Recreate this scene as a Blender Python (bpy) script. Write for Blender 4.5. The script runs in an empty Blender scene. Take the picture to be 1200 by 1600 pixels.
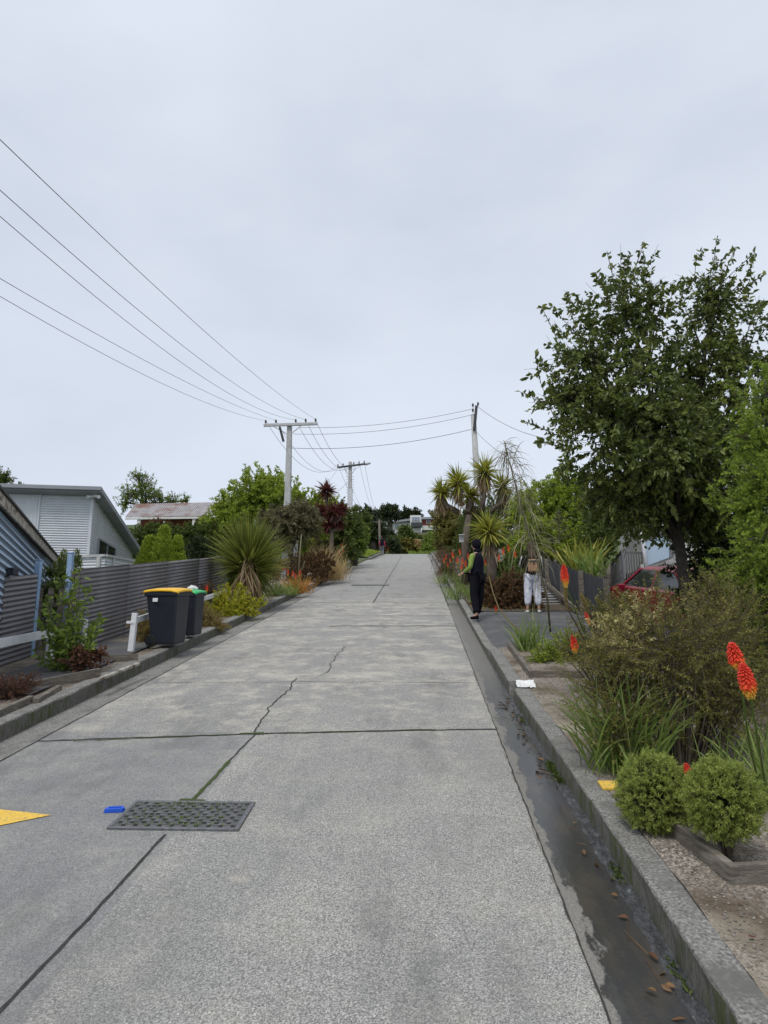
import bpy, bmesh, math, random
import numpy as np
from mathutils import Vector, Matrix, noise as mnoise

random.seed(7)
rng = np.random.default_rng(7)
scene = bpy.context.scene
COL = scene.collection
PI = math.pi

# ---------------------------------------------------------------- camera
F = 1110.0
H = 2.0
PITCH = math.radians(11)
VPX = 656
YAW = math.atan2((VPX - 600) / F + 0.0012, math.cos(PITCH) + 0.0324 * math.sin(PITCH))
RM = Matrix.Rotation(YAW, 3, 'Z') @ Matrix.Rotation(PI / 2 + PITCH, 3, 'X')
def ray(px, py):
    return RM @ Vector(((px - 600) / F, (800 - py) / F, -1))
_v = ray(VPX, 836)
S = _v.z / _v.y                       # grade of the street
def W(px, py, y):                     # world point at road distance y
    d = ray(px, py)
    t = y / d.y
    return Vector((d.x * t, y, d.z * t + H))
def G(px, py, h=0.0):                 # point on the street plane raised by h
    d = ray(px, py)
    t = (H - h) / (S * d.y - d.z)
    return Vector((d.x * t, d.y * t, d.z * t + H))
def base(y):
    if y < 72: return S * y
    z = S * 72
    if y < 90:
        u = y - 72
        return z + u * (S + 0.03) / 2 if u > 18 else z + S * u - (S - 0.03) * u * u / 36
    z += S * 18 - (S - 0.03) * 9
    if y < 150: return z + 0.2 * (y - 90)
    return z + 12 + 0.02 * (y - 150)
def gz(x, y):                          # ground height beside the road
    z = base(y) + 0.12
    if x < -7: z += 0.1 * (-x - 7) if x > -40 else 3.3
    if x > 5: z += 0.1 * (x - 5) if x < 40 else 3.5
    return z

cd = bpy.data.cameras.new('camera')
cam = bpy.data.objects.new('camera', cd)
COL.objects.link(cam)
cd.sensor_fit = 'VERTICAL'; cd.sensor_height = 24; cd.lens = 24 * F / 1600
cd.clip_end = 2000; cd.clip_start = 0.05
cam.location = (0, 0, H)
cam.rotation_euler = RM.to_euler()
scene.camera = cam

# ---------------------------------------------------------------- materials
def newmat(name):
    m = bpy.data.materials.new(name); m.use_nodes = True
    nt = m.node_tree; n = nt.nodes; b = n['Principled BSDF']
    return m, nt, n, b
def N(nt, typ, **kw):
    n = nt.nodes.new(typ)
    for k, v in kw.items(): setattr(n, k, v)
    return n
def mix(nt, fac, a, b, blend='MIX'):
    n = nt.nodes.new('ShaderNodeMix'); n.data_type = 'RGBA'; n.blend_type = blend
    for s, v in ((0, fac), (6, a), (7, b)):
        if hasattr(v, 'links') or isinstance(v, bpy.types.NodeSocket): nt.links.new(v, n.inputs[s])
        else: n.inputs[s].default_value = v if s == 0 else (tuple(v) + (1,) if len(v) == 3 else v)
    return n.outputs[2]
def mth(nt, op, a, b=None, clamp=False):
    n = nt.nodes.new('ShaderNodeMath'); n.operation = op; n.use_clamp = clamp
    for s, v in ((0, a), (1, b)):
        if v is None: continue
        if isinstance(v, bpy.types.NodeSocket): nt.links.new(v, n.inputs[s])
        else: n.inputs[s].default_value = v
    return n.outputs[0]
def coords(nt, scale=(1, 1, 1), rot=(0, 0, 0), obj=True):
    tc = N(nt, 'ShaderNodeTexCoord'); mp = N(nt, 'ShaderNodeMapping')
    mp.inputs['Scale'].default_value = scale; mp.inputs['Rotation'].default_value = rot
    nt.links.new(tc.outputs['Object' if obj else 'Generated'], mp.inputs['Vector'])
    return mp.outputs['Vector']
def noise(nt, vec, scale, detail=4, rough=0.55, lo=0.3, hi=0.7):
    n = N(nt, 'ShaderNodeTexNoise'); n.inputs['Scale'].default_value = scale
    n.inputs['Detail'].default_value = detail; n.inputs['Roughness'].default_value = rough
    if vec is not None: nt.links.new(vec, n.inputs['Vector'])
    r = N(nt, 'ShaderNodeMapRange'); r.inputs[1].default_value = lo; r.inputs[2].default_value = hi
    nt.links.new(n.outputs['Fac'], r.inputs[0])
    return r.outputs[0]
def bump(nt, b, h, strength=0.3, dist=0.01):
    n = N(nt, 'ShaderNodeBump'); n.inputs['Strength'].default_value = strength
    n.inputs['Distance'].default_value = dist
    nt.links.new(h, n.inputs['Height']); nt.links.new(n.outputs[0], b.inputs['Normal'])
def pm(name, c1, c2=None, scale=8, rough=0.7, bmp=0.15, bscale=40, metal=0.0, stretch=(1, 1, 1), c3=None, s3=2, lo3=0.5, hi3=0.7, spec=0.4):
    m, nt, n, b = newmat(name)
    c2 = c2 or tuple(x * 0.75 for x in c1)
    v = coords(nt, stretch)
    f = noise(nt, v, scale)
    col = mix(nt, f, c1, c2)
    if c3:
        f3 = noise(nt, v, s3, 6, 0.65, lo3, hi3)
        col = mix(nt, f3, col, c3)
    nt.links.new(col, b.inputs['Base Color'])
    b.inputs['Roughness'].default_value = rough
    b.inputs['Metallic'].default_value = metal
    b.inputs['Specular IOR Level'].default_value = spec
    if bmp: bump(nt, b, noise(nt, v, bscale, 5, 0.6), bmp, 0.01)
    return m
def leafmat(name, c1, c2, c3=None, trans=0.35, rough=0.5, tone=None):
    m, nt, n, b = newmat(name)
    if name.startswith(('leaf', 'blade')) and 'litter' not in name:      # albedo level shared by all foliage
        c1, c2, c3 = [None if c is None else (c[0] * 1.36, c[1] * 1.33, c[2] * 1.15) for c in (c1, c2, c3)]
    geo = N(nt, 'ShaderNodeNewGeometry')
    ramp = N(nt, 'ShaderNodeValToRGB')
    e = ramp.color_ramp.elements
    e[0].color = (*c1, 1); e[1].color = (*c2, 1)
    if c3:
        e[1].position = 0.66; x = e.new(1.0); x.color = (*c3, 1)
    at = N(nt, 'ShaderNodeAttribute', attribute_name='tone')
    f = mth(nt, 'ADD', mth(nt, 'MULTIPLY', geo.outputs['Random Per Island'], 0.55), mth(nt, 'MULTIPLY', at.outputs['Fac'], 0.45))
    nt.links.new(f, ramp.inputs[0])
    nt.links.new(ramp.outputs[0], b.inputs['Base Color'])
    b.inputs['Roughness'].default_value = rough
    b.inputs['Specular IOR Level'].default_value = 0.3
    tr = N(nt, 'ShaderNodeBsdfTranslucent'); nt.links.new(ramp.outputs[0], tr.inputs['Color'])
    ms = N(nt, 'ShaderNodeMixShader'); ms.inputs[0].default_value = trans
    nt.links.new(b.outputs[0], ms.inputs[1]); nt.links.new(tr.outputs[0], ms.inputs[2])
    nt.links.new(ms.outputs[0], n['Material Output'].inputs['Surface'])
    return m

M = {}
# road concrete: exposed aggregate, worn streaks, wear in patches
def road_material(name, lightk=1.0):
    m, nt, n, b = newmat(name)
    v = coords(nt)
    vo = N(nt, 'ShaderNodeTexVoronoi'); vo.inputs['Scale'].default_value = 150; nt.links.new(v, vo.inputs['Vector'])
    sp = N(nt, 'ShaderNodeMapRange'); nt.links.new(vo.outputs['Color'], sp.inputs[0])
    sp.inputs[1].default_value = 0.15; sp.inputs[2].default_value = 0.95
    fine = noise(nt, v, 90, 4, 0.7, 0.36, 0.62)
    k = lightk
    col = mix(nt, sp.outputs[0], (0.15*k, 0.146*k, 0.136*k), (0.60*k, 0.585*k, 0.54*k))
    col = mix(nt, mth(nt, 'MULTIPLY', fine, 0.55), col, (0.12*k, 0.118*k, 0.112*k))
    pit = noise(nt, v, 120, 2, 0.5, 0.6, 0.68)
    col = mix(nt, mth(nt, 'MULTIPLY', pit, 0.7), col, (0.75*k, 0.73*k, 0.67*k))
    big = noise(nt, v, 0.7, 5, 0.6, 0.35, 0.7)
    col = mix(nt, mth(nt, 'MULTIPLY', big, 0.34), col, (0.17, 0.17, 0.17))
    sepx = N(nt, 'ShaderNodeSeparateXYZ'); nt.links.new(v, sepx.inputs[0])
    def less(sock, val):
        return mth(nt, 'LESS_THAN', sock, val)
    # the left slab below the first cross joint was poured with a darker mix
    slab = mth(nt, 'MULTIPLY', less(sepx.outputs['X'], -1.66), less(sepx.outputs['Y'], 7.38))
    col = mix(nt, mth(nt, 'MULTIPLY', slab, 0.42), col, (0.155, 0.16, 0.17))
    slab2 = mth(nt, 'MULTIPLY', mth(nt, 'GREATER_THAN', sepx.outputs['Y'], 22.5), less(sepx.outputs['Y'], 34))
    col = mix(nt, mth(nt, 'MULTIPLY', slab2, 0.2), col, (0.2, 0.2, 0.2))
    stain = noise(nt, coords(nt, (1.6, .35, 1)), 1.3, 8, .7, .52, .68)
    col = mix(nt, mth(nt, 'MULTIPLY', stain, 0.5), col, (0.14, 0.138, 0.132))
    # worn pale cement laitance, brushed across the street, mostly further up
    vs = coords(nt, (1.0, 1.05, 1))
    st = noise(nt, vs, 2.0, 10, 0.78, 0.47, 0.62)
    sepy = N(nt, 'ShaderNodeSeparateXYZ'); nt.links.new(v, sepy.inputs[0])
    my = N(nt, 'ShaderNodeMapRange'); nt.links.new(sepy.outputs['Y'], my.inputs[0])
    my.inputs[1].default_value = 6.5; my.inputs[2].default_value = 8.5; my.inputs[3].default_value = 0.18; my.inputs[4].default_value = 0.62
    my2 = N(nt, 'ShaderNodeMapRange'); nt.links.new(sepy.outputs['Y'], my2.inputs[0])
    my2.inputs[1].default_value = 20; my2.inputs[2].default_value = 24; my2.inputs[3].default_value = 1; my2.inputs[4].default_value = 0.25
    col = mix(nt, mth(nt, 'MULTIPLY', mth(nt, 'MULTIPLY', mth(nt, 'MULTIPLY', st, mth(nt, 'ADD', mth(nt, 'MULTIPLY', sp.outputs[0], .7), .45)), my.outputs[0]), my2.outputs[0]), col, (0.64, 0.585, 0.48))
    spot = noise(nt, v, 3.1, 2, 0.4, 0.72, 0.78)
    col = mix(nt, mth(nt, 'MULTIPLY', spot, 0.4), col, (0.5, 0.45, 0.36))
    nt.links.new(col, b.inputs['Base Color'])
    b.inputs['Roughness'].default_value = 0.85; b.inputs['Specular IOR Level'].default_value = 0.25
    hh = mth(nt, 'ADD', sp.outputs[0], mth(nt, 'MULTIPLY', fine, -1.0))
    bump(nt, b, hh, 0.5, 0.004)
    return m
M['road'] = road_material('road_concrete')
M['kerb'] = pm('kerb_concrete', (0.40, 0.385, 0.35), (0.075, 0.075, 0.072), 62, 0.9, 0.7, 110, c3=(0.15, 0.145, 0.13), s3=3.2, lo3=0.47, hi3=0.66)
def wet_gutter():
    m, nt, n, b = newmat('gutter_wet_concrete')
    v = coords(nt, (1, 0.28, 1))
    wet = noise(nt, v, 5.5, 9, 0.62, 0.37, 0.43)
    sp = N(nt, 'ShaderNodeSeparateXYZ'); nt.links.new(coords(nt), sp.inputs[0])
    mx = N(nt, 'ShaderNodeMapRange'); nt.links.new(sp.outputs['X'], mx.inputs[0])
    mx.inputs[1].default_value = 0.78; mx.inputs[2].default_value = 0.84
    wn = noise(nt, coords(nt, (2, .8, 1)), 3.2, 8, .65, .3, .7)
    edge = mth(nt, 'ADD', sp.outputs['X'], mth(nt, 'MULTIPLY', mth(nt, 'SUBTRACT', wn, .5), .17))
    me_ = N(nt, 'ShaderNodeMapRange'); nt.links.new(edge, me_.inputs[0]); me_.inputs[1].default_value = .797; me_.inputs[2].default_value = .82
    wetm = mth(nt, 'MULTIPLY', me_.outputs[0], mth(nt, 'ADD', mth(nt, 'MULTIPLY', wet, .12), .88))
    myy = N(nt, 'ShaderNodeMapRange'); nt.links.new(sp.outputs['Y'], myy.inputs[0])
    myy.inputs[1].default_value = 8.5; myy.inputs[2].default_value = 11; myy.inputs[3].default_value = 1; myy.inputs[4].default_value = 0.25
    wetm = mth(nt, 'MULTIPLY', wetm, myy.outputs[0], True)
    fine = noise(nt, coords(nt), 80, 4, 0.65)
    dry = mix(nt, fine, (0.25, 0.235, 0.205), (0.12, 0.115, 0.105))
    br = noise(nt, v, 7, 5, 0.6, 0.45, 0.7)
    wc = mix(nt, br, (0.045, 0.044, 0.044), (0.08, 0.068, 0.054))
    wc = mix(nt, mth(nt, 'MULTIPLY', fine, 0.4), wc, (0.04, 0.04, 0.042))
    nt.links.new(mix(nt, wetm, dry, wc), b.inputs['Base Color'])
    r = N(nt, 'ShaderNodeMapRange'); nt.links.new(wetm, r.inputs[0]); r.inputs[3].default_value = 0.85; r.inputs[4].default_value = 0.13
    nt.links.new(r.outputs[0], b.inputs['Roughness'])
    bump(nt, b, noise(nt, coords(nt), 55, 5, 0.65), 0.16, 0.005)
    return m
M['gutter'] = wet_gutter()
def water_mat():
    m, nt, n, b = newmat('running_water')
    v = coords(nt, (1, 0.45, 1))
    f = noise(nt, v, 30, 5, 0.7, 0.35, 0.65)
    nt.links.new(mix(nt, f, (0.04, 0.04, 0.04), (0.16, 0.165, 0.17)), b.inputs['Base Color'])
    b.inputs['Roughness'].default_value = 0.05; b.inputs['Specular IOR Level'].default_value = 0.6
    bump(nt, b, f, 1.0, 0.03)
    return m
M['water'] = water_mat()
def gravel_mat():
    m, nt, n, b = newmat('gravel_and_soil')
    v = coords(nt)
    vo = N(nt, 'ShaderNodeTexVoronoi'); vo.inputs['Scale'].default_value = 75; nt.links.new(v, vo.inputs['Vector'])
    ramp = N(nt, 'ShaderNodeValToRGB'); nt.links.new(vo.outputs['Color'], ramp.inputs[0])
    e = ramp.color_ramp.elements; e[0].color = (0.10, 0.085, 0.07, 1); e[1].color = (0.5, 0.45, 0.38, 1)
    x = e.new(0.54); x.color = (0.24, 0.21, 0.175, 1)
    soil = mix(nt, noise(nt, v, 30, 5, 0.6), (0.15, 0.115, 0.08), (0.08, 0.062, 0.045))
    dirt = noise(nt, v, 1.6, 5, 0.62, 0.42, 0.62)
    col = mix(nt, dirt, ramp.outputs[0], soil)
    sand = noise(nt, v, 1.1, 4, 0.5, 0.52, 0.68)
    col = mix(nt, mth(nt, 'MULTIPLY', sand, 0.6), col, (0.36, 0.31, 0.235))
    nt.links.new(col, b.inputs['Base Color']); b.inputs['Roughness'].default_value = 0.95
    b.inputs['Specular IOR Level'].default_value = 0.15
    bump(nt, b, vo.outputs['Distance'], 0.7, 0.012)
    return m
M['gravel'] = gravel_mat()
M['soil'] = pm('soil', (0.10, 0.075, 0.05), (0.045, 0.035, 0.025), 20, 0.95, 0.8, 60, c3=(0.2, 0.16, 0.1), s3=9)
M['grassland'] = pm('grass_ground', (0.06, 0.10, 0.025), (0.035, 0.06, 0.018), 3, 0.95, 0.5, 30, c3=(0.13, 0.12, 0.05), s3=0.6)
M['asphalt'] = pm('driveway_asphalt', (0.11, 0.11, 0.112), (0.07, 0.07, 0.073), 60, 0.9, 0.4, 120, c3=(0.15, 0.145, 0.135), s3=2)
M['joint'] = pm('joint_dark', (0.05, 0.05, 0.045), (0.022, 0.022, 0.02), 30, 0.95, 0.3)
M['moss'] = pm('moss', (0.09, 0.13, 0.03), (0.05, 0.065, 0.022), 60, 0.95, 0.8, 150)
M['crackdark'] = pm('crack_shade', (0.09, 0.085, 0.075), (0.05, 0.05, 0.045), 30, 0.95, 0)
M['yellowpaint'] = pm('yellow_paint', (0.80, 0.52, 0.08), (0.70, 0.44, 0.06), 14, 0.75, 0.3, 90, c3=(0.38, 0.29, 0.13), s3=38, lo3=0.5, hi3=0.66)
M['steel'] = pm('galvanised_steel', (0.22, 0.22, 0.225), (0.13, 0.13, 0.135), 30, 0.5, 0.15, 80, metal=0.6)
M['iron'] = pm('worn_iron', (0.20, 0.20, 0.195), (0.10, 0.10, 0.10), 30, 0.55, 0.3, 80, metal=0.4)
M['pit'] = pm('dark_pit', (0.03, 0.028, 0.022), (0.015, 0.015, 0.013), 30, 0.9, 0)
M['blueplastic'] = pm('blue_plastic', (0.015, 0.09, 0.55), (0.012, 0.075, 0.45), 10, 0.4, 0)
M['timber'] = pm('weathered_timber', (0.19, 0.165, 0.13), (0.085, 0.075, 0.062), 9, 0.9, 0.5, 30, stretch=(1, 1, 7), c3=(0.27, 0.24, 0.2), s3=4)
M['corrugated'] = pm('corrugated_charcoal', (0.195, 0.185, 0.19), (0.15, 0.142, 0.15), 3, 0.45, 0.05, 20, c3=(0.13, 0.115, 0.11), s3=2.5, lo3=0.55, hi3=0.8, metal=0.2)
M['blueboards'] = pm('pale_blue_boards', (0.47, 0.58, 0.72), (0.39, 0.50, 0.64), 6, 0.65, 0.15, 30, c3=(0.5, 0.52, 0.54), s3=7, lo3=0.6, hi3=0.72)
M['bluepost'] = pm('blue_painted_post', (0.32, 0.47, 0.66), (0.24, 0.36, 0.53), 6, 0.65, 0.15, 30, c3=(0.55, 0.57, 0.6), s3=14, lo3=0.58, hi3=0.66)
M['peeling'] = pm('peeling_white_barge', (0.5, 0.47, 0.41), (0.28, 0.24, 0.19), 12, 0.8, 0.3, 40, c3=(0.10, 0.08, 0.06), s3=9, lo3=0.52, hi3=0.62)
M['roofdark_lapshade'] = pm('roof_edge_and_lap_shade', (0.05, 0.05, 0.055), None, 6, 0.6, 0.1)
M['greycor'] = pm('grey_corrugated_cladding', (0.58, 0.60, 0.63), (0.52, 0.54, 0.57), 2, 0.5, 0.03, 20)
M['greyroof'] = pm('grey_roof_trim', (0.27, 0.285, 0.305), (0.23, 0.24, 0.26), 2, 0.5, 0.03, 20)
M['soffit'] = pm('soffit_grey', (0.33, 0.34, 0.36), None, 2, 0.7, 0.0)
M['glassdark'] = pm('dark_window_glass', (0.02, 0.024, 0.028), (0.03, 0.034, 0.038), 1.5, 0.06, 0, spec=0.7)
M['glasspale'] = pm('pale_window_glass', (0.22, 0.27, 0.33), (0.17, 0.21, 0.26), 1.5, 0.08, 0, spec=0.7)
M['white'] = pm('white_paint', (0.74, 0.75, 0.76), (0.62, 0.63, 0.64), 5, 0.6, 0.1, 30, c3=(0.42, 0.41, 0.38), s3=12, lo3=0.62, hi3=0.78)
M['offwhite'] = pm('offwhite_wall', (0.62, 0.62, 0.58), (0.52, 0.52, 0.49), 3, 0.7, 0.05)
M['rustroof'] = pm('rusted_iron_roof', (0.36, 0.34, 0.34), (0.26, 0.24, 0.24), 3, 0.7, 0.2, 30, c3=(0.20, 0.11, 0.08), s3=0.7, lo3=0.48, hi3=0.62)
M['darkwood'] = pm('dark_stained_wood', (0.05, 0.052, 0.06), (0.028, 0.03, 0.036), 8, 0.8, 0.3, 40, stretch=(6, 6, 1), c3=(0.10, 0.10, 0.10), s3=3)
M['bark'] = pm('bark', (0.16, 0.13, 0.10), (0.07, 0.055, 0.04), 14, 0.95, 0.7, 40, stretch=(1, 1, 0.3))
M['darkbark'] = pm('dark_bark', (0.07, 0.06, 0.05), (0.035, 0.03, 0.025), 14, 0.95, 0.7, 40)
M['polecon'] = pm('pole_concrete', (0.46, 0.46, 0.44), (0.36, 0.36, 0.35), 12, 0.85, 0.2, 60, c3=(0.28, 0.28, 0.26), s3=2)
M['whitepole'] = pm('pole_white_base', (0.62, 0.63, 0.66), (0.5, 0.51, 0.54), 6, 0.8, 0.1)
M['armwood'] = pm('crossarm_grey', (0.48, 0.48, 0.48), (0.36, 0.36, 0.36), 10, 0.8, 0.2)
M['wire'] = pm('cable_dark', (0.17, 0.17, 0.18), None, 5, 0.6, 0)
M['ceramic'] = pm('insulator_brown', (0.10, 0.09, 0.09), None, 5, 0.3, 0)
M['binblack'] = pm('bin_charcoal_plastic', (0.022, 0.026, 0.036), (0.017, 0.02, 0.028), 6, 0.42, 0.1, 200, c3=(0.06, 0.062, 0.066), s3=5, lo3=0.62, hi3=0.8)
M['binyellow'] = pm('bin_yellow_lid', (0.85, 0.50, 0.02), (0.75, 0.42, 0.02), 6, 0.45, 0.05)
M['bingreen'] = pm('bin_green_lid', (0.05, 0.50, 0.16), (0.04, 0.42, 0.13), 6, 0.45, 0.05)
M['rubber'] = pm('rubber', (0.02, 0.02, 0.02), None, 6, 0.8, 0.1)
M['label'] = pm('sticker_white', (0.75, 0.75, 0.75), None, 6, 0.6, 0)
M['carred'] = pm('car_red_paint', (0.26, 0.008, 0.025), (0.21, 0.008, 0.022), 2, 0.25, 0, spec=0.6)
M['taillight'] = pm('tail_light', (0.75, 0.12, 0.06), (0.6, 0.08, 0.05), 20, 0.2, 0)
M['glassrail'] = pm('glass_panel_reflective', (0.30, 0.40, 0.50), (0.36, 0.46, 0.56), 1.5, 0.05, 0, spec=0.8)
M['brick'] = pm('red_brick_wall', (0.30, 0.09, 0.06), (0.2, 0.07, 0.05), 4, 0.85, 0.1)
M['paper'] = pm('white_paper', (0.8, 0.8, 0.78), None, 5, 0.7, 0.1)
# people
M['navy'] = pm('navy_fabric', (0.012, 0.011, 0.022), (0.008, 0.008, 0.015), 20, 0.95, 0.3, 60, spec=.1)
M['black'] = pm('black_fabric', (0.008, 0.008, 0.012), (0.011, 0.011, 0.015), 20, 0.95, 0.3, 60, spec=.1)
M['lime'] = pm('lime_fabric', (0.24, 0.34, 0.07), (0.18, 0.26, 0.05), 20, 0.85, 0.3, 60)
M['skin'] = pm('skin', (0.45, 0.27, 0.19), (0.40, 0.23, 0.16), 10, 0.55, 0.05)
M['print'] = pm('printed_fabric', (0.85, 0.86, 0.9), (0.5, 0.52, 0.62), 9, 0.85, 0.2, 60, c3=(0.12, 0.14, 0.25), s3=16, lo3=0.58, hi3=0.64)
M['tan'] = pm('tan_leather', (0.36, 0.22, 0.12), (0.28, 0.16, 0.09), 12, 0.6, 0.2)
M['hair'] = pm('brown_hair', (0.09, 0.03, 0.02), (0.04, 0.016, 0.012), 30, 0.5, 0.4, 60)
M['sneaker'] = pm('white_sneaker', (0.6, 0.6, 0.56), None, 20, 0.7, 0.1)
M['pink'] = pm('pink_fabric', (0.55, 0.04, 0.12), (0.45, 0.03, 0.1), 20, 0.85, 0.2)
M['greyfab'] = pm('grey_fabric', (0.2, 0.21, 0.23), None, 20, 0.85, 0.2)
# plants
M['l_dark'] = leafmat('leaf_dark_green', (0.042, 0.062, 0.022), (0.11, 0.14, 0.04), (0.24, 0.26, 0.07), 0.38, 0.34)
M['l_conifer'] = leafmat('leaf_conifer_bright', (0.08, 0.125, 0.02), (0.22, 0.30, 0.045), (0.34, 0.42, 0.08), 0.4)
M['l_juniper'] = leafmat('leaf_juniper', (0.10, 0.14, 0.035), (0.25, 0.30, 0.075), (0.36, 0.40, 0.12), 0.35)
M['l_olive'] = leafmat('leaf_olive', (0.058, 0.06, 0.016), (0.14, 0.135, 0.035), (0.30, 0.27, 0.10), 0.3)
M['l_pale'] = leafmat('leaf_pale_olive', (0.22, 0.20, 0.10), (0.38, 0.34, 0.17), (0.48, 0.44, 0.28), 0.3)
M['l_green'] = leafmat('leaf_green', (0.06, 0.10, 0.018), (0.15, 0.21, 0.04), (0.25, 0.32, 0.07), 0.4)
M['l_bright'] = leafmat('leaf_bright_green', (0.11, 0.16, 0.02), (0.25, 0.32, 0.045), (0.36, 0.44, 0.09), 0.45)
M['l_yellow'] = leafmat('leaf_yellow_green', (0.16, 0.18, 0.015), (0.34, 0.36, 0.035), (0.46, 0.30, 0.05), 0.4)
M['l_mid'] = leafmat('leaf_mid_green', (0.04, 0.062, 0.018), (0.09, 0.12, 0.03), (0.15, 0.18, 0.05), 0.35)
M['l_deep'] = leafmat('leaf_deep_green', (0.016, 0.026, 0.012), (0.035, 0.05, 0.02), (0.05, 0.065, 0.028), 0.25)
M['l_brown'] = leafmat('leaf_brown', (0.06, 0.036, 0.02), (0.125, 0.075, 0.04), (0.2, 0.13, 0.07), 0.3)
M['l_redbrown'] = leafmat('leaf_red_brown', (0.05, 0.025, 0.02), (0.12, 0.055, 0.04), (0.2, 0.12, 0.06), 0.3)
M['l_ochre'] = leafmat('leaf_ochre', (0.12, 0.09, 0.035), (0.22, 0.17, 0.06), (0.3, 0.25, 0.1), 0.35)
M['l_tan'] = leafmat('leaf_tan_grass', (0.24, 0.17, 0.09), (0.42, 0.32, 0.18), (0.5, 0.4, 0.25), 0.4)
M['l_burgundy'] = leafmat('leaf_burgundy', (0.045, 0.012, 0.014), (0.10, 0.03, 0.03), (0.18, 0.07, 0.05), 0.3)
M['l_blade'] = leafmat('blade_green', (0.08, 0.13, 0.035), (0.18, 0.25, 0.07), (0.38, 0.40, 0.2), 0.4)
M['l_cord'] = leafmat('blade_cordyline', (0.085, 0.11, 0.02), (0.26, 0.27, 0.045), (0.46, 0.42, 0.12), 0.4)
M['l_cabbage'] = leafmat('blade_cabbage', (0.04, 0.06, 0.014), (0.14, 0.165, 0.035), (0.36, 0.35, 0.09), 0.35)
M['l_cordred'] = leafmat('blade_rusty', (0.10, 0.045, 0.025), (0.2, 0.09, 0.045), (0.28, 0.16, 0.08), 0.3)
M['l_dead'] = leafmat('blade_dead', (0.11, 0.075, 0.045), (0.2, 0.145, 0.09), (0.28, 0.22, 0.15), 0.25)
M['l_lance'] = leafmat('blade_lancewood', (0.10, 0.095, 0.07), (0.20, 0.19, 0.13), (0.32, 0.3, 0.22), 0.2)
M['l_litter'] = leafmat('leaf_litter', (0.10, 0.04, 0.02), (0.25, 0.15, 0.06), (0.4, 0.33, 0.1), 0.2)
M['l_orange'] = leafmat('blade_orange', (0.25, 0.12, 0.03), (0.4, 0.2, 0.05), (0.45, 0.28, 0.1), 0.35)
M['l_purpledull'] = leafmat('leaf_dull_olive_grey', (0.07, 0.07, 0.035), (0.15, 0.14, 0.08), (0.3, 0.27, 0.17), 0.3)
def floret_mat():
    m, nt, n, b = newmat('poker_florets')
    at = N(nt, 'ShaderNodeAttribute', attribute_name='tone')
    geo = N(nt, 'ShaderNodeNewGeometry')
    f = mth(nt, 'ADD', at.outputs['Fac'], mth(nt, 'MULTIPLY', mth(nt, 'SUBTRACT', geo.outputs['Random Per Island'], 0.5), 0.16))
    ramp = N(nt, 'ShaderNodeValToRGB'); nt.links.new(f, ramp.inputs[0])
    e = ramp.color_ramp.elements
    e[0].color = (0.60, 0.42, 0.07, 1); e[1].color = (0.66, 0.055, 0.035, 1)
    x = e.new(0.34); x.color = (0.75, 0.33, 0.03, 1)
    x = e.new(0.54); x.color = (0.80, 0.07, 0.025, 1)
    nt.links.new(ramp.outputs[0], b.inputs['Base Color']); b.inputs['Roughness'].default_value = 0.5
    b.inputs['Specular IOR Level'].default_value = 0.25
    return m
M['floret'] = floret_mat()
M['whiteflower'] = leafmat('white_petals', (0.6, 0.6, 0.55), (0.75, 0.75, 0.7), None, 0.3)
M['pebble'] = leafmat('pebbles', (0.09, 0.08, 0.07), (0.32, 0.29, 0.25), (0.62, 0.58, 0.52), 0.0, 0.85)

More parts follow.
